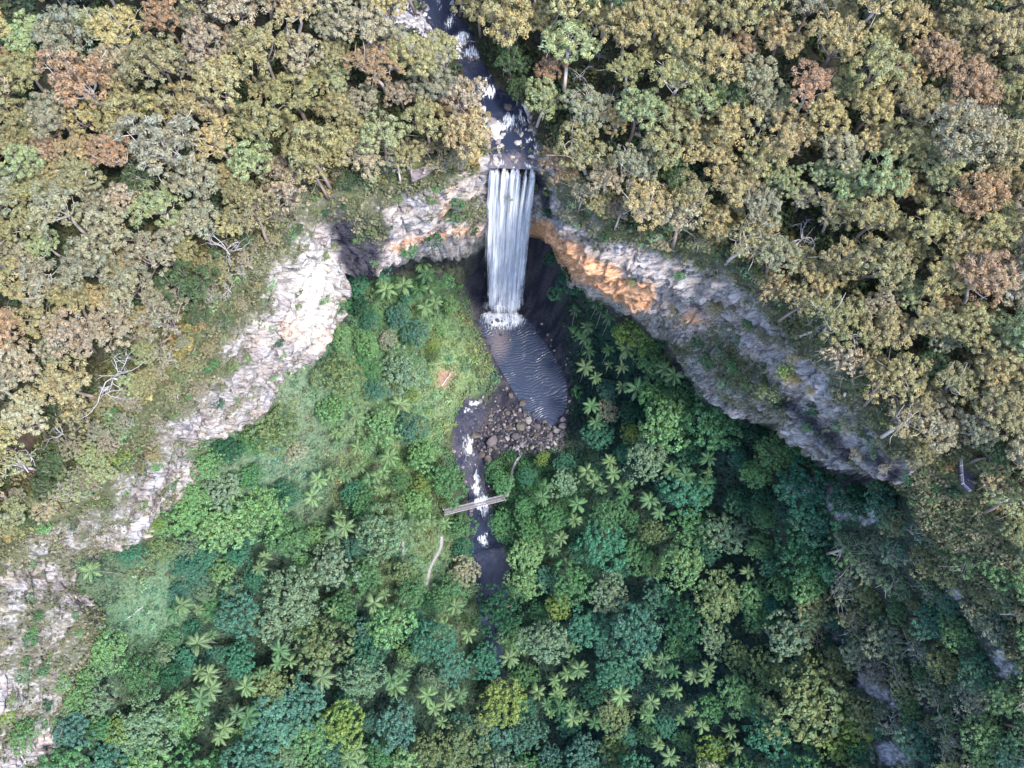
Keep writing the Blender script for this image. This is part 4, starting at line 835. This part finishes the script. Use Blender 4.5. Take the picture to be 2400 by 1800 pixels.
BL = [(1112,1022,17,'brown'),(1152,1036,20,'purplish'),(1128,1066,10,'brown'),(1145,1078,12,'brown'),(1148,1057,8,'brown'),(1224,945,13,'brown'),(1198,928,9,'brown'),(1320,985,9,'pale grey'),(1330,965,7,'pale grey'),(1334,941,6,'pale grey'),(1320,1000,12,'pale grey'),(1305,1010,13,'pale grey'),(1290,1022,13,'purplish'),(1318,1018,12,'purplish'),
 (1258,1022,10,'brown'),(1260,1000,12,'purplish'),(1240,985,11,'pale grey'),(1218,1000,14,'brown'),(1195,1005,13,'brown'),(1210,1025,13,'purplish'),(1190,1028,9,'pale grey'),(1180,1010,9,'dark grey'),(1168,1000,8,'dark grey'),(1275,990,10,'brown'),(1285,1005,8,'brown'),(1250,970,7,'dark grey'),(1230,965,8,'dark grey'),(1205,965,8,'brown'),
 (1190,970,8,'brown'),(1180,985,8,'dark grey'),(1160,980,7,'dark grey'),(1155,965,6,'dark grey'),(1120,1000,9,'dark grey'),(1105,1005,7,'dark grey'),(1135,950,6,'dark grey'),(1150,935,7,'dark grey'),(1185,1045,8,'purplish'),(1225,1043,9,'pale grey'),(1246,1052,9,'cream'),(1268,1040,8,'pale grey'),(1285,1050,8,'cream'),(1300,1040,8,'cream'),
 (1300,1058,7,'cream'),(1212,1048,7,'brown'),(1196,742,7,'purplish'),(1178,757,6,'brown'),(1195,800,5,'brown'),(1175,790,5,'dark grey'),(1270,760,5,'pale grey'),(1285,785,5,'pale grey'),(1262,790,4,'dark grey'),(1160,1050,7,'brown'),(1238,1030,7,'brown'),(1272,1010,7,'dark grey'),
 (1190,255,18,'brown'),(1160,300,24,'white'),(1178,318,13,'cream'),(1165,325,16,'cream'),(1175,345,13,'cream'),(1213,338,12,'cream'),(1222,318,9,'cream'),(1208,308,7,'brown'),(1160,372,13,'white'),(1152,285,12,'pale grey'),(1235,355,5,'dark grey'),(1205,372,11,'cream'),(1245,302,9,'brown'),(1262,318,8,'dark grey'),(1240,375,10,'dark grey'),
 (1282,372,10,'white'),(1290,390,9,'pale grey'),(1300,410,10,'white'),(1278,395,8,'dark grey'),(1272,380,7,'pale grey'),(1295,430,9,'pale grey'),(1200,410,7,'brown'),(1206,425,5,'cream'),(1222,430,7,'brown'),(1230,415,8,'purplish'),(1186,402,6,'brown'),(1130,262,10,'white'),(1125,285,9,'pale grey'),(1060,10,16,'white'),(975,18,14,'pale grey'),
 (945,90,14,'white'),(955,115,12,'cream'),(930,65,10,'pale grey'),(1000,25,12,'pale grey'),(985,90,10,'cream'),(1015,45,10,'purplish'),(1255,395,9,'purplish'),(1215,395,8,'dark grey'),(1130,1380,6,'cream'),(1120,1362,6,'pale grey'),(1138,1392,5,'cream'),(1095,1150,6,'dark grey'),(1090,1120,6,'purplish')]
for k in range(44):                # dark rocks along the banks of the lower creek
    py = R.uniform(925, 1250); w = np.interp(py, LC[:, 1], LC[:, 2]); c = np.interp(py, LC[:, 1], LC[:, 0]); s = R.choice([-1, 1]); px = c+s*w*R.uniform(.7, 1.2) if py > 1000 else c+w*R.uniform(-1.2, 1.2)
    BL.append((px, py, R.uniform(3.5, 8), ['dark grey', 'purplish', 'brown', 'pale grey'][R.integers(4)]))
for k in range(46):                # ledge rocks breaking the creek's edges above the lip
    py = 250+150*R.random(); w = np.interp(py, UC[:, 1], UC[:, 2]); c = np.interp(py, UC[:, 1], UC[:, 0]); s = R.choice([-1, 1]); px = c+s*w*R.uniform(.78, 1.15) if k < 34 else c+w*R.uniform(-.8, .8)
    if k >= 34: py = R.uniform(352, 402)
    BL.append((px, py, R.uniform(5, 12), ['cream', 'purplish', 'brown', 'pale grey', 'white'][R.integers(5)]))
for px, py, r, cn in BL:
    p = hit(px, py); z = float(p[2]); rr = r/F*depth_at(px, py, z)*.98
    if py < 440: dz = .45
    elif float(segdist(np.array([px, py]), LC)[0]) < 40 and py < 1260: dz = .75
    else: dz = .25
    pd_ = polydist(np.array([p[:2]]), POOL)[0]; z = max(z, -.3) if pd_ < 1.5 else z
    t = obj('boulder', BO[R.integers(8)], None, (p[0], p[1], z+rr*.12+dz)); t.scale = (rr, rr, rr); t.rotation_euler = (R.normal(0, .15), R.normal(0, .15), R.uniform(0, 6.28)); t.color = (*jit(BC[cn], .15), 1)
    t['group'] = 'boulders along the creek'; t['category'] = 'boulder'; ITEMS.append([t, sizeword(r, 8, 14)+cn, 'boulder', (px, py), r])
# loose stones: past counting
def stones(name, polys_px, n, smin, smax, cols, zoff=0.):
    bm = bmesh.new(); bmesh.ops.create_icosphere(bm, subdivisions=1, radius=1.0); V0 = np.array([v.co[:] for v in bm.verts]); F0 = np.array([[v.index for v in f.verts] for f in bm.faces]); bm.free()
    Vs, Fs, Cs = [], [], []; k = 0
    while k < n:
        q = polys_px[R.integers(len(polys_px))]; q = np.array(q, float); px, py = R.uniform(q.min(0), q.max(0))
        if not inpoly(np.array([px, py]), q): continue
        p = at(px, py, 0.)
        for _ in range(6): p = at(px, py, float(ground(p[:2])))
        s = smin+(smax-smin)*R.random()**3; v = V0*(1+R.uniform(-.25, .25, (len(V0), 1)))*[s, s*R.uniform(.6, 1), s*.6]
        a = R.uniform(0, 6.28); v = np.stack([v[:, 0]*np.cos(a)-v[:, 1]*np.sin(a), v[:, 0]*np.sin(a)+v[:, 1]*np.cos(a), v[:, 2]], 1)
        Vs.append(v+p+[0, 0, s*.15+zoff]); Fs.append(F0+len(V0)*k); Cs.append(np.tile(np.array(cols[R.integers(len(cols))])*R.uniform(.7, 1.3), (len(V0), 1))); k += 1
    V = np.vstack(Vs); o = obj(name, mesh(name, V, np.vstack(Fs), M_GND, False, {'rock': np.full(len(V), -1.)}, {'Col': np.vstack(Cs)})); tag(o, kind='stuff'); return o
stones('pebbles', [WET_PX, [(1130,940),(1230,960),(1300,1000),(1325,1030),(1300,1062),(1180,1066),(1090,1060),(1090,1000)], [(1210,1030),(1320,1025),(1315,1065),(1230,1062)]], 3800, .10, .85, [(.03,.03,.045),(.05,.045,.06),(.085,.075,.08),(.12,.105,.105),(.20,.185,.195)])
stones('creek_rubble', [[(1140,245),(1270,270),(1300,400),(1150,395)],[(1180,390),(1275,390),(1270,425),(1190,420)],[(1270,365),(1320,400),(1340,450),(1285,440)],[(900,40),(1010,0),(1040,60),(990,130),(920,120)]], 900, .12, .9, [(.30,.27,.28),(.45,.42,.42),(.10,.08,.09),(.05,.045,.055)], .05)
# ------------------------------------------------------------------ footbridge, steps, paths
A = at(1042, 1202, 4.2); B = at(1183, 1167, 4.2); d = (B-A); Lb = float(np.linalg.norm(d[:2])); yaw = math.atan2(d[1], d[0])
br = empty('footbridge', tuple((A+B)/2), yaw); tag(br, 'narrow grey timber suspension footbridge with rails crossing the white creek', 'footbridge')
mb = MB(); npl = int(Lb/.28)
sag = lambda x: -.45*(1-(2*x/Lb)**2)
for i in range(npl): x = -Lb/2+(i+.5)*Lb/npl; mb.box((x, R.uniform(-.02, .02), sag(x)), (.235, 1.3, .06))
obj('deck', mb.me('deck', M_WOOD), br)
for s in (-1, 1):
    mb = MB(); xs = np.linspace(-Lb/2, Lb/2, 25)
    mb.tube([(x, s*.82, sag(x)+1.1) for x in xs], .05, 6); mb.tube([(x, s*.8, sag(x)+.55) for x in xs], .03, 5); mb.tube([(x, s*.66, sag(x)-.12) for x in xs], .07, 5)
    for x in np.linspace(-Lb/2+.3, Lb/2-.3, 18): mb.box((x, s*.80, sag(x)+.52), (.07, .07, 1.1))
    obj('handrail', mb.me('handrail', M_STEEL), br)
    for e in (-1, 1):
        mb = MB(); mb.box((e*(Lb/2+.1), s*.95, .0), (.28, .28, 4.6)); mb.box((e*(Lb/2+.1), s*.95, 2.34), (.36, .36, .08)); obj('tower_post', mb.me('tower_post', M_WOOD), br)
    mb = MB(); mb.tube([(x, s*.95, sag(x)*.2+1.15+1.15*(2*x/Lb)**2) for x in np.linspace(-Lb/2-.1, Lb/2+.1, 21)], .035, 5); obj('cable', mb.me('cable', M_STEEL), br)
def drape(name, pts, w, mat, lift=.25, label=None):
    P = np.array([sight(*p) for p in pts]); P = resample(catmull(P, 60), .5); T = np.gradient(P[:, :2], axis=0); T /= np.linalg.norm(T, axis=1)[:, None]+1e-9; Nn = np.stack([-T[:, 1], T[:, 0]], 1)
    n = len(P); s = np.linspace(-1, 1, 5); V = np.zeros((n, 5, 3)); ww = w*(1+.3*fbm(P[:, :2]/2.5, 3, 19)); V[..., :2] = P[:, None, :2]+Nn[:, None]*(s*ww[:, None])[..., None]; V[..., 2] = ground(V[..., :2])
    k = np.ones(5)/5; m_ = np.convolve(np.pad(V[..., 2].mean(1), 2, 'edge'), k, 'valid'); V[..., 2] = np.maximum(V[..., 2], m_[:, None])+lift
    o = obj(name, mesh(name, V.reshape(-1, 3), gridfaces(n, 5), mat, True)); tag(o, kind='structure'); return o
drape('gravel_path', [(1036,1258),(1033,1285),(1020,1310),(1008,1335),(1001,1372)], .42, M_GRAVEL, .15)
drape('stone_path', [(1199,1118),(1203,1098),(1212,1080),(1219,1066),(1214,1052),(1222,1042)], .38, M_GRAVEL, .3)
drape('path', [(945,1270),(946,1300),(940,1330),(948,1370),(948,1412)], .3, M_GRAVEL, .2)
S0 = B+np.array([.6, .5, 0]); S1 = at(1200, 1116, 4.0); st = empty('staircase', tuple(S0), math.atan2(S1[1]-S0[1], S1[0]-S0[0])); Ls = float(np.linalg.norm((S1-S0)[:2])); dz = max(.4, float(ground(S1[:2])+.4-S0[2]))
tag(st, 'grey timber steps with handrails climbing from the right end of the footbridge', 'staircase')
mb = MB(); nst = int(Ls/.4)
for i in range(nst): mb.box(((i+.5)*Ls/nst, 0, dz*(i+.5)/nst), (.36, .9, .06))
for s in (-1, 1): mb.tube([(0, s*.4, -.12), (Ls, s*.4, dz-.12)], .08, 5)
obj('tread', mb.me('tread', M_WOOD), st)
for s in (-1, 1):
    mb = MB(); mb.tube([(0, s*.52, 1.05), (Ls, s*.52, dz+1.05)], .035, 6)
    for x in np.linspace(.2, Ls-.2, 6): mb.box((x, s*.52, dz*x/Ls+.35), (.06, .06, 1.4))
    obj('handrail', mb.me('handrail', M_STEEL), st)
# ------------------------------------------------------------------ the two lookouts
def lookout(pxs, label, mat, rail, z, railmat, posts):
    P = at(pxs[:, 0], pxs[:, 1], z); c = P.mean(0); t = empty('lookout', tuple(c)); tag(t, label, 'lookout'); Q = (P-c)[:, :2]; n = len(Q)
    V = np.vstack([np.column_stack([Q, np.full(n, 0.)]), np.column_stack([Q*1.01, np.full(n, -.45)])]); i = np.arange(n); j = (i+1) % n
    bm = bmesh.new(); vs = [bm.verts.new(v) for v in V[:n]]; f = bm.faces.new(vs); f.normal_update()
    if f.normal.z < 0: f.normal_flip()
    lo = [bm.verts.new(v) for v in V[n:]]
    for a, b in zip(i, j): bm.faces.new([vs[a], vs[b], lo[b], lo[a]])
    bmesh.ops.triangulate(bm, faces=bm.faces[:]); me = bpy.data.meshes.new('platform'); bm.to_mesh(me); bm.free(); me.materials.append(mat); obj('platform', me, t)
    mb = MB(); pts = Q[rail]; L_ = resample(np.column_stack([pts, np.zeros(len(pts))]), posts)
    pin = L_*.97
    for hgt in (1.1, .75, .4): mb.tube([tuple(p+[0, 0, hgt]) for p in pin], .03 if hgt > 1 else .015, 5)
    for p in pin: mb.box(p+[0, 0, .55], (.09, .09, 1.15))
    obj('railing', mb.me('railing', railmat), t); return t, c
zl = float(np.mean([hit(*p)[2] for p in LOOK1]))+.7
lk1, c1 = lookout(LOOK1, 'mauve paved lookout terrace with visitors on the left rim near the falls', M_PAVE, [5, 6, 7, 8, 9, 0], zl, M_WOOD, 1.3)
SHD = np.array([(1038,372),(1052,377),(1049,397),(1037,393)], float)
mb = MB(); Q = at(SHD[:, 0], SHD[:, 1], zl+.03)
dk = obj('deck', None) if False else None
dke = empty('viewing_deck', tuple(Q.mean(0))); tag(dke, 'small dark timber viewing deck at the right end of the terrace', 'viewing deck')
cq = Q-Q.mean(0); yawd = math.atan2(cq[1][1]-cq[0][1], cq[1][0]-cq[0][0]); mb = MB()
for i in range(10): a = -1.0+.22*i; mb.box((math.cos(yawd+1.57)*a, math.sin(yawd+1.57)*a, .1), (1.7, .2, .06), yawd)
obj('deck_boards', mb.me('deck_boards', M_PAVESHD), dke)
mb = MB()
for s in (-.8, .8):
    for e in (-1., 1.): mb.box((math.cos(yawd)*s-math.sin(yawd)*e, math.sin(yawd)*s+math.cos(yawd)*e, .6), (.09, .09, 1.1), yawd)
for e in (-1., 1.): mb.tube([(math.cos(yawd)*s-math.sin(yawd)*e, math.sin(yawd)*s+math.cos(yawd)*e, 1.12) for s in (-.8, .8)], .05, 5)
obj('railing', mb.me('railing', M_WOOD), dke)
zl2 = float(np.mean([hit(*p)[2] for p in LOOK2]))+.6
lookout(LOOK2, 'shade-darkened purple paved lookout with a white railing on the right rim', M_PAVESHD, [5, 6, 0], zl2, M_WHITE, 1.5)
# ------------------------------------------------------------------ people on the terrace
M_SKIN = simple_mat('skin', (.45,.28,.2), var=.05); M_HAIR = simple_mat('hair', (.04,.03,.02), var=.2)
M_CL = simple_mat('clothing', (1,1,1), var=.08, objcol=True)
def skinmesh(name, J, E, Rd, mat, sub=2):
    me = bpy.data.meshes.new(name); me.from_pydata(J, E, []); me.update(); o = bpy.data.objects.new(name, me); COL.objects.link(o)
    o.modifiers.new('s', 'SKIN'); o.modifiers.new('b', 'SUBSURF').levels = sub
    for i, v in enumerate(me.skin_vertices[0].data): v.radius = (Rd[i], Rd[i]*.8 if Rd[i] > .12 else Rd[i]); v.use_root = i == 0
    dg = bpy.context.evaluated_depsgraph_get(); dg.update(); m2 = bpy.data.meshes.new_from_object(o.evaluated_get(dg)); m2.name = name; bpy.data.objects.remove(o); m2.materials.clear(); m2.materials.append(mat)
    for p in m2.polygons: p.use_smooth = True
    return m2
def person_meshes(arm):
    J = [(0,0,.95),(0,0,1.2),(0,0,1.42),(0,.01,1.52),(0,.02,1.62),(0,.02,1.74)]; Rd = [.13,.12,.14,.055,.09,.075]; E = [(0,1),(1,2),(2,3),(3,4),(4,5)]
    SJ, SR, SE = [(0,0,.93),(0,0,1.2),(0,0,1.43)], [.15,.145,.165], [(0,1),(1,2)]; TJ, TR, TE = [(0,0,.98)], [.155], []
    for s in (-1, 1):
        b = len(J); J += [(s*.09,0,.9),(s*.1,.02,.5),(s*.11,0,.08),(s*.12,.14,.04)]; Rd += [.085,.06,.042,.035]; E += [(0,b),(b,b+1),(b+1,b+2),(b+2,b+3)]
        b = len(J); J += [(s*.19,0,1.40),(s*.26,.03+arm*.1,1.14),(s*.22,.12+arm*.22,.95+arm*.2),(s*.21,.16+arm*.25,.90+arm*.22)]; Rd += [.055,.042,.03,.028]; E += [(2,b),(b,b+1),(b+1,b+2),(b+2,b+3)]
        w = J[-1]
        for q in range(4): J.append((w[0]+(q-1.5)*.018, w[1]+.03+.06*(1-.1*abs(q-1.5)), w[2]-.05)); Rd.append(.009); E.append((b+3, len(J)-1))
        J.append((w[0]-s*.035, w[1]+.04, w[2]-.01)); Rd.append(.01); E.append((b+3, len(J)-1))
        c = len(SJ); SJ += [(s*.19,0,1.41),(s*.235,.02+arm*.05,1.25)]; SR += [.075,.07]; SE += [(2,c),(c,c+1)]
        c = len(TJ); TJ += [(s*.09,0,.88),(s*.105,.02,.46)]; TR += [.105,.085]; TE += [(0,c),(c,c+1)]
    body = skinmesh('person', J, E, Rd, M_SKIN); shirt = skinmesh('shirt', SJ, SE, SR, M_CL); tr = skinmesh('trousers', TJ, TE, TR, M_CL)
    hair = skinmesh('hair', [(0,-.03,1.62),(0,-.01,1.72),(0,.02,1.80)], [(0,1),(1,2)], [.09,.105,.08], M_HAIR)
    return body, shirt, tr, hair
PM = [person_meshes(.2), person_meshes(.9)]
for i, (px, py, sc, tc, lb) in enumerate([(999,379,(.85,.85,.85),(.7,.7,.72),'person all in white on the terrace closest to its back edge'),(1009,386,(.8,.8,.8),(.1,.1,.15),'person in white shirt and dark trousers at the middle of the terrace'),(1000,390,(.55,.5,.55),(.3,.3,.32),'person in mauve shirt among the group on the terrace'),
     (991,394,(.12,.11,.15),(.1,.1,.12),'person in dark clothes farthest left on the terrace'),(997,400,(.75,.72,.7),(.2,.2,.25),'person in pale shirt and grey trousers by the terrace rail'),(994,405,(.8,.78,.8),(.6,.6,.6),'person in pale clothes leaning at the terrace rail')]):
    p = at(px, py, zl+1.0); b, s, t_, h = PM[i % 2]; o = obj('person', b, None, (p[0], p[1], zl+.02)); o.rotation_euler = (0, 0, R.uniform(2.4, 4.2)); tag(o, lb, 'person', 'visitors on the lookout terrace')
    a = obj('shirt', s, o); a.color = (*sc, 1); a = obj('trousers', t_, o); a.color = (*tc, 1); obj('hair', h, o)
# ------------------------------------------------------------------ ground cover: leaves past counting
n = 260000; xy = np.column_stack([R.uniform(-150, 130, n), R.uniform(-75, 125, n)])
z = bil(GV, xy); P = np.column_stack([xy, z]); px, _ = proj(P)
ok = (bil(GRD, xy) < 12) & (px[:, 0] > -40) & (px[:, 0] < 2440) & (px[:, 1] < 1850) & (polydist(xy, WET) > -.5+1.5*fbm(xy/4, 3, 31))
dl, tl = segdist(xy, LCW); ok &= dl > np.interp(tl, np.arange(len(LC)), LC[:, 2])*.145*1.05
lum = fbm(xy/3.5, 3, 201)
rockm = np.zeros(n)
for q in ROCKS_PX: rockm = np.maximum(rockm, 1.0-sstep(-6, 22, polydist(px, q)))
rockm = np.maximum(rockm, 1-sstep(-6, 8, polydist(px, SOIL_PX)+16*fbm(P/1.2, 3, 37)))
for q, w in ([(1036,1258),(1033,1285),(1020,1310),(1008,1335),(1001,1372)], 7), ([(1199,1118),(1203,1098),(1212,1080),(1219,1066)], 4), ([(945,1270),(946,1300),(940,1330),(948,1370),(948,1412)], 3): ok &= segdist(px, np.array(q, float))[0] > w
ok &= R.random(n) > rockm*1.15-.1+.5*(lum < -.35)
P, px, lum = P[ok], px[ok], lum[ok]; P[:, 2] += np.clip(lum+.15, 0, 1)*1.5*R.random(len(P))+.12
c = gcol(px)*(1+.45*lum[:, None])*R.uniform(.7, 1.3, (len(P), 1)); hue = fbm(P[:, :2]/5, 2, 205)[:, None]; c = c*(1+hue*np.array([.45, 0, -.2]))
def mounds(P, c, k, r0, r1, per):
    ii = R.choice(len(P), k, replace=False); rr = R.uniform(r0, r1, k); D = sph(k*per, .0); q = np.repeat(np.arange(k), per)
    Q = P[ii][q]+D*np.array([1, 1, .8])*rr[q][:, None]*R.uniform(.7, 1.05, (k*per, 1)); cc = (c[ii]*R.uniform(.7, 1.4, (k, 1))*(1+R.normal(0, .12, (k, 3))))[q]*R.uniform(.8, 1.2, (k*per, 1))
    return Q, D+np.array([0, 0, .3])+R.normal(0, .35, D.shape), cc
def cover2(name, P, D, size, col):
    V, Fq, t = cards(P, D, size, col); o = obj(name, mesh(name, V, Fq, M_FOL, False, None, {'Col': t})); o.color = (1, 1, 1, 1); tag(o, kind='stuff')
Q, Dq, cq_ = mounds(P, c, 7500, .5, 1.9, 24)
cover2('ground_cover', np.vstack([P, Q]), np.vstack([np.array([0, 0, 1.])+R.normal(0, .55, P.shape), Dq]), np.r_[R.uniform(.22, .45, len(P)), R.uniform(.22, .42, len(Q))], np.clip(np.vstack([c, cq_]), .004, .6))
n = 150000; xy = np.column_stack([R.uniform(-150, 160, n), R.uniform(-30, 165, n)]); z = bil(GP, xy); P = np.column_stack([xy, z]); px, _ = proj(P); rd = bil(GRD, xy)
du, tu = segdist(xy, UCW); ok = (rd > .8) & (px[:, 0] > -60) & (px[:, 0] < 2460) & (px[:, 1] > -80) & (du > np.interp(tu, np.arange(len(UC)), UC[:, 2])*.11*1.15) & (polydist(px, LOOK1) > 15) & (polydist(px, LOOK2) > 10)
ok &= segdist(px, side[:, :2])[0] > 26
ok &= ~inpoly(px, [(1140,240),(1270,250),(1285,340),(1345,400),(1355,460),(1320,480),(1130,470),(1125,400)])
lum = fbm(xy/4, 3, 211); ok &= lum > -.30; P, px, lum, rd = P[ok], px[ok], lum[ok], rd[ok]
near = np.clip(1-rd/14, 0, 1); P[:, 2] += R.random(len(P))*(1.0+1.8*np.clip(lum, 0, 1))+.1
c = np.array([.045,.060,.026])*(1-near[:, None])+np.array([.135,.135,.065])*near[:, None]; c = c*(1+.5*lum[:, None])*R.uniform(.65, 1.35, (len(P), 1))*(1+fbm(P[:, :2]/6, 2, 215)[:, None]*np.array([.5, .1, -.2]))
Q, Dq, cq_ = mounds(P, c, 3800, .7, 2.0, 26)
w = np.clip(1-rd/16, 0.02, 1); w /= w.sum(); ii = R.choice(len(P), 2200, replace=False, p=w); Q2, D2, c2 = mounds(P[ii], c[ii]*R.uniform(.7, 1.4, (2200, 1)), 2200, .7, 1.9, 30)
cover2('undergrowth', np.vstack([P, Q, Q2]), np.vstack([np.array([0, 0, 1.])+R.normal(0, .55, P.shape), Dq, D2]), np.r_[R.uniform(.26, .5, len(P)), R.uniform(.24, .45, len(Q)+len(Q2))], np.clip(np.vstack([c, cq_, c2]), .004, .6))
# tufts and creepers on the ledges of the cliff
wgt = np.clip(moss-.28, 0, 1)*(qv > -8)*(qv < 1.02); vz = np.flatnonzero(wgt > 0); pr = wgt[vz]/wgt[vz].sum(); ii = R.choice(vz, 5200, p=pr); base_p = Vc[ii]
inn = np.tile(IN, (len(rows), 1))[ii]; P = np.repeat(base_p, 9, 0)+R.normal(0, .42, (5200*9, 3))+np.repeat(inn, 9, 0)*.3+[0, 0, .15]; pxm, _ = proj(P)
c = np.where((R.random(5200) < .6)[:, None], [.105,.115,.06], [.165,.15,.09])*R.uniform(.6, 1.4, (5200, 1)); c = np.repeat(c, 9, 0)
D = np.repeat(inn, 9, 0)*.6+[0, 0, .7]+R.normal(0, .5, P.shape); V, Fq, t = cards(P, D, R.uniform(.22, .45, len(P)), c); o = obj('cliff_vegetation', mesh('cliff_vegetation', V, Fq, M_FOL, False, None, {'Col': t})); o.color = (1, 1, 1, 1); tag(o, kind='stuff')
# ------------------------------------------------------------------ labels that single each thing out
LM = [('the brink of the falls', (1200,400)), ('the lookout terrace', (1005,390)), ('the forked upper creek', (1060,60)), ('the creek boulders above the falls', (1200,310)), ('the antler-limbed dead tree', (1888,535)), ('the big drooping dead tree', (250,860)), ('the footbridge', (1112,1186)), ('the plunge pool', (1250,870)),
      ('the bright white cliff', (720,690)), ('the dark purple lookout', (2270,1105)), ('the boulder dam', (1200,1010)), ('the huge olive tree', (1890,1640)), ('the dark overhang', (820,560)), ('the orange cliff', (1380,620)), ('the gravel footpath', (1015,1320)), ('the small lower pool', (1145,1320)), ('the round vine patch', (350,1420)),
      ('the broad grey-green tree', (695,1395)), ('the top left corner', (0,0)), ('the top right corner', (2400,0)), ('the bottom left corner', (0,1800)), ('the bottom right corner', (2400,1800)), ('the slim dead trunk', (1362,180)), ('the grey right cliff', (1750,740)), ('the shadowed right cliff', (1950,980)), ('the left rock band', (400,1020)),
      ('the middle of the right edge', (2400,700)), ('the middle of the left edge', (0,640)), ('the middle of the bottom edge', (1200,1800)), ('the round yellow-green tree', (1663,1768)), ('the big rust-brown gum', (190,195)), ('the top right forest', (1800,250)), ('the foot of the falls', (1190,740)), ('the bare orange patch', (1045,885))]
DIR = ['right', 'upper right', 'above', 'upper left', 'left', 'lower left', 'below', 'lower right']; ORD = ['', 'second ', 'third ', 'fourth ', 'fifth ', 'sixth ', 'seventh ', 'eighth ', 'ninth ', 'tenth ', 'eleventh ', 'twelfth ']
grp = {}
for it in ITEMS:
    px, py = it[3]; best = min(LM, key=lambda l: (px-l[1][0])**2+(py-l[1][1])**2); dx, dy = px-best[1][0], best[1][1]-py; dist = math.hypot(dx, dy)
    dname = DIR[int(round(math.atan2(dy, dx)/(math.pi/4))) % 8]; grp.setdefault((it[1], it[2], best[0], dname), []).append((dist, it))
PH = {'right': 'right of', 'left': 'left of', 'above': 'above', 'below': 'below', 'upper right': 'above-right of', 'upper left': 'above-left of', 'lower left': 'below-left of', 'lower right': 'below-right of'}
for (adj, noun, lm, dname), L_ in grp.items():
    L_.sort(key=lambda a: a[0])
    for k, (_, it) in enumerate(L_):
        if len(L_) == 1: it[0]['label'] = f'{adj} {noun} {PH[dname]} {lm}'
        else: it[0]['label'] = f'{ORD[k]}nearest {adj} {noun} {PH[dname]} {lm}'
# ------------------------------------------------------------------ light and air
world = bpy.data.worlds.new('World'); scene.world = world; world.use_nodes = True; wn = world.node_tree; bg = wn.nodes['Background']
SUN_EL, SUN_AZ = math.radians(60), math.radians(124)      # azimuth clockwise from +y (the top of the photo): from the right
sky = wn.nodes.new('ShaderNodeTexSky'); sky.sky_type = 'NISHITA'; sky.sun_disc = False; sky.sun_elevation = SUN_EL; sky.sun_rotation = SUN_AZ; sky.air_density = 1.0; sky.dust_density = 1.0; sky.ozone_density = 1.8
wn.links.new(sky.outputs[0], bg.inputs[0]); bg.inputs[1].default_value = SKY
sl = bpy.data.lights.new('sun', 'SUN'); sl.energy = SUN; sl.angle = math.radians(10.0); sl.color = (1.0, .965, .91); so = bpy.data.objects.new('sun', sl); COL.objects.link(so)
sd = Vector((math.sin(SUN_AZ)*math.cos(SUN_EL), math.cos(SUN_AZ)*math.cos(SUN_EL), math.sin(SUN_EL))); so.rotation_euler = sd.to_track_quat('Z', 'Y').to_euler(); so.location = (0, 0, 400)
if HAZE > 0:
    mb = MB(); mb.box((0, 60, 130), (900, 800, 440)); hz = obj('haze', mb.me('haze')); tag(hz, kind='stuff')
    m, nt, out = mat_new('haze_air'); v = nt.nodes.new('ShaderNodeVolumePrincipled'); v.inputs['Color'].default_value = (.62, .84, 1, 1); v.inputs['Density'].default_value = HAZE; v.inputs['Anisotropy'].default_value = .2
    nt.links.new(v.outputs[0], out.inputs['Volume']); hz.data.materials.append(m)
vs = scene.view_settings; scene.display_settings.display_device = 'sRGB'; vs.view_transform = 'Standard'; vs.look = 'None'; vs.gamma = 1; vs.use_curve_mapping = False; vs.exposure = EXPO
scene.cycles.transparent_max_bounces = 24; scene.cycles.max_bounces = 6; scene.cycles.diffuse_bounces = 3; scene.cycles.transmission_bounces = 3; scene.cycles.volume_bounces = 0
print('gums', NG, 'scrub', ns, 'rain', len(placed2), 'objects', len(bpy.data.objects))
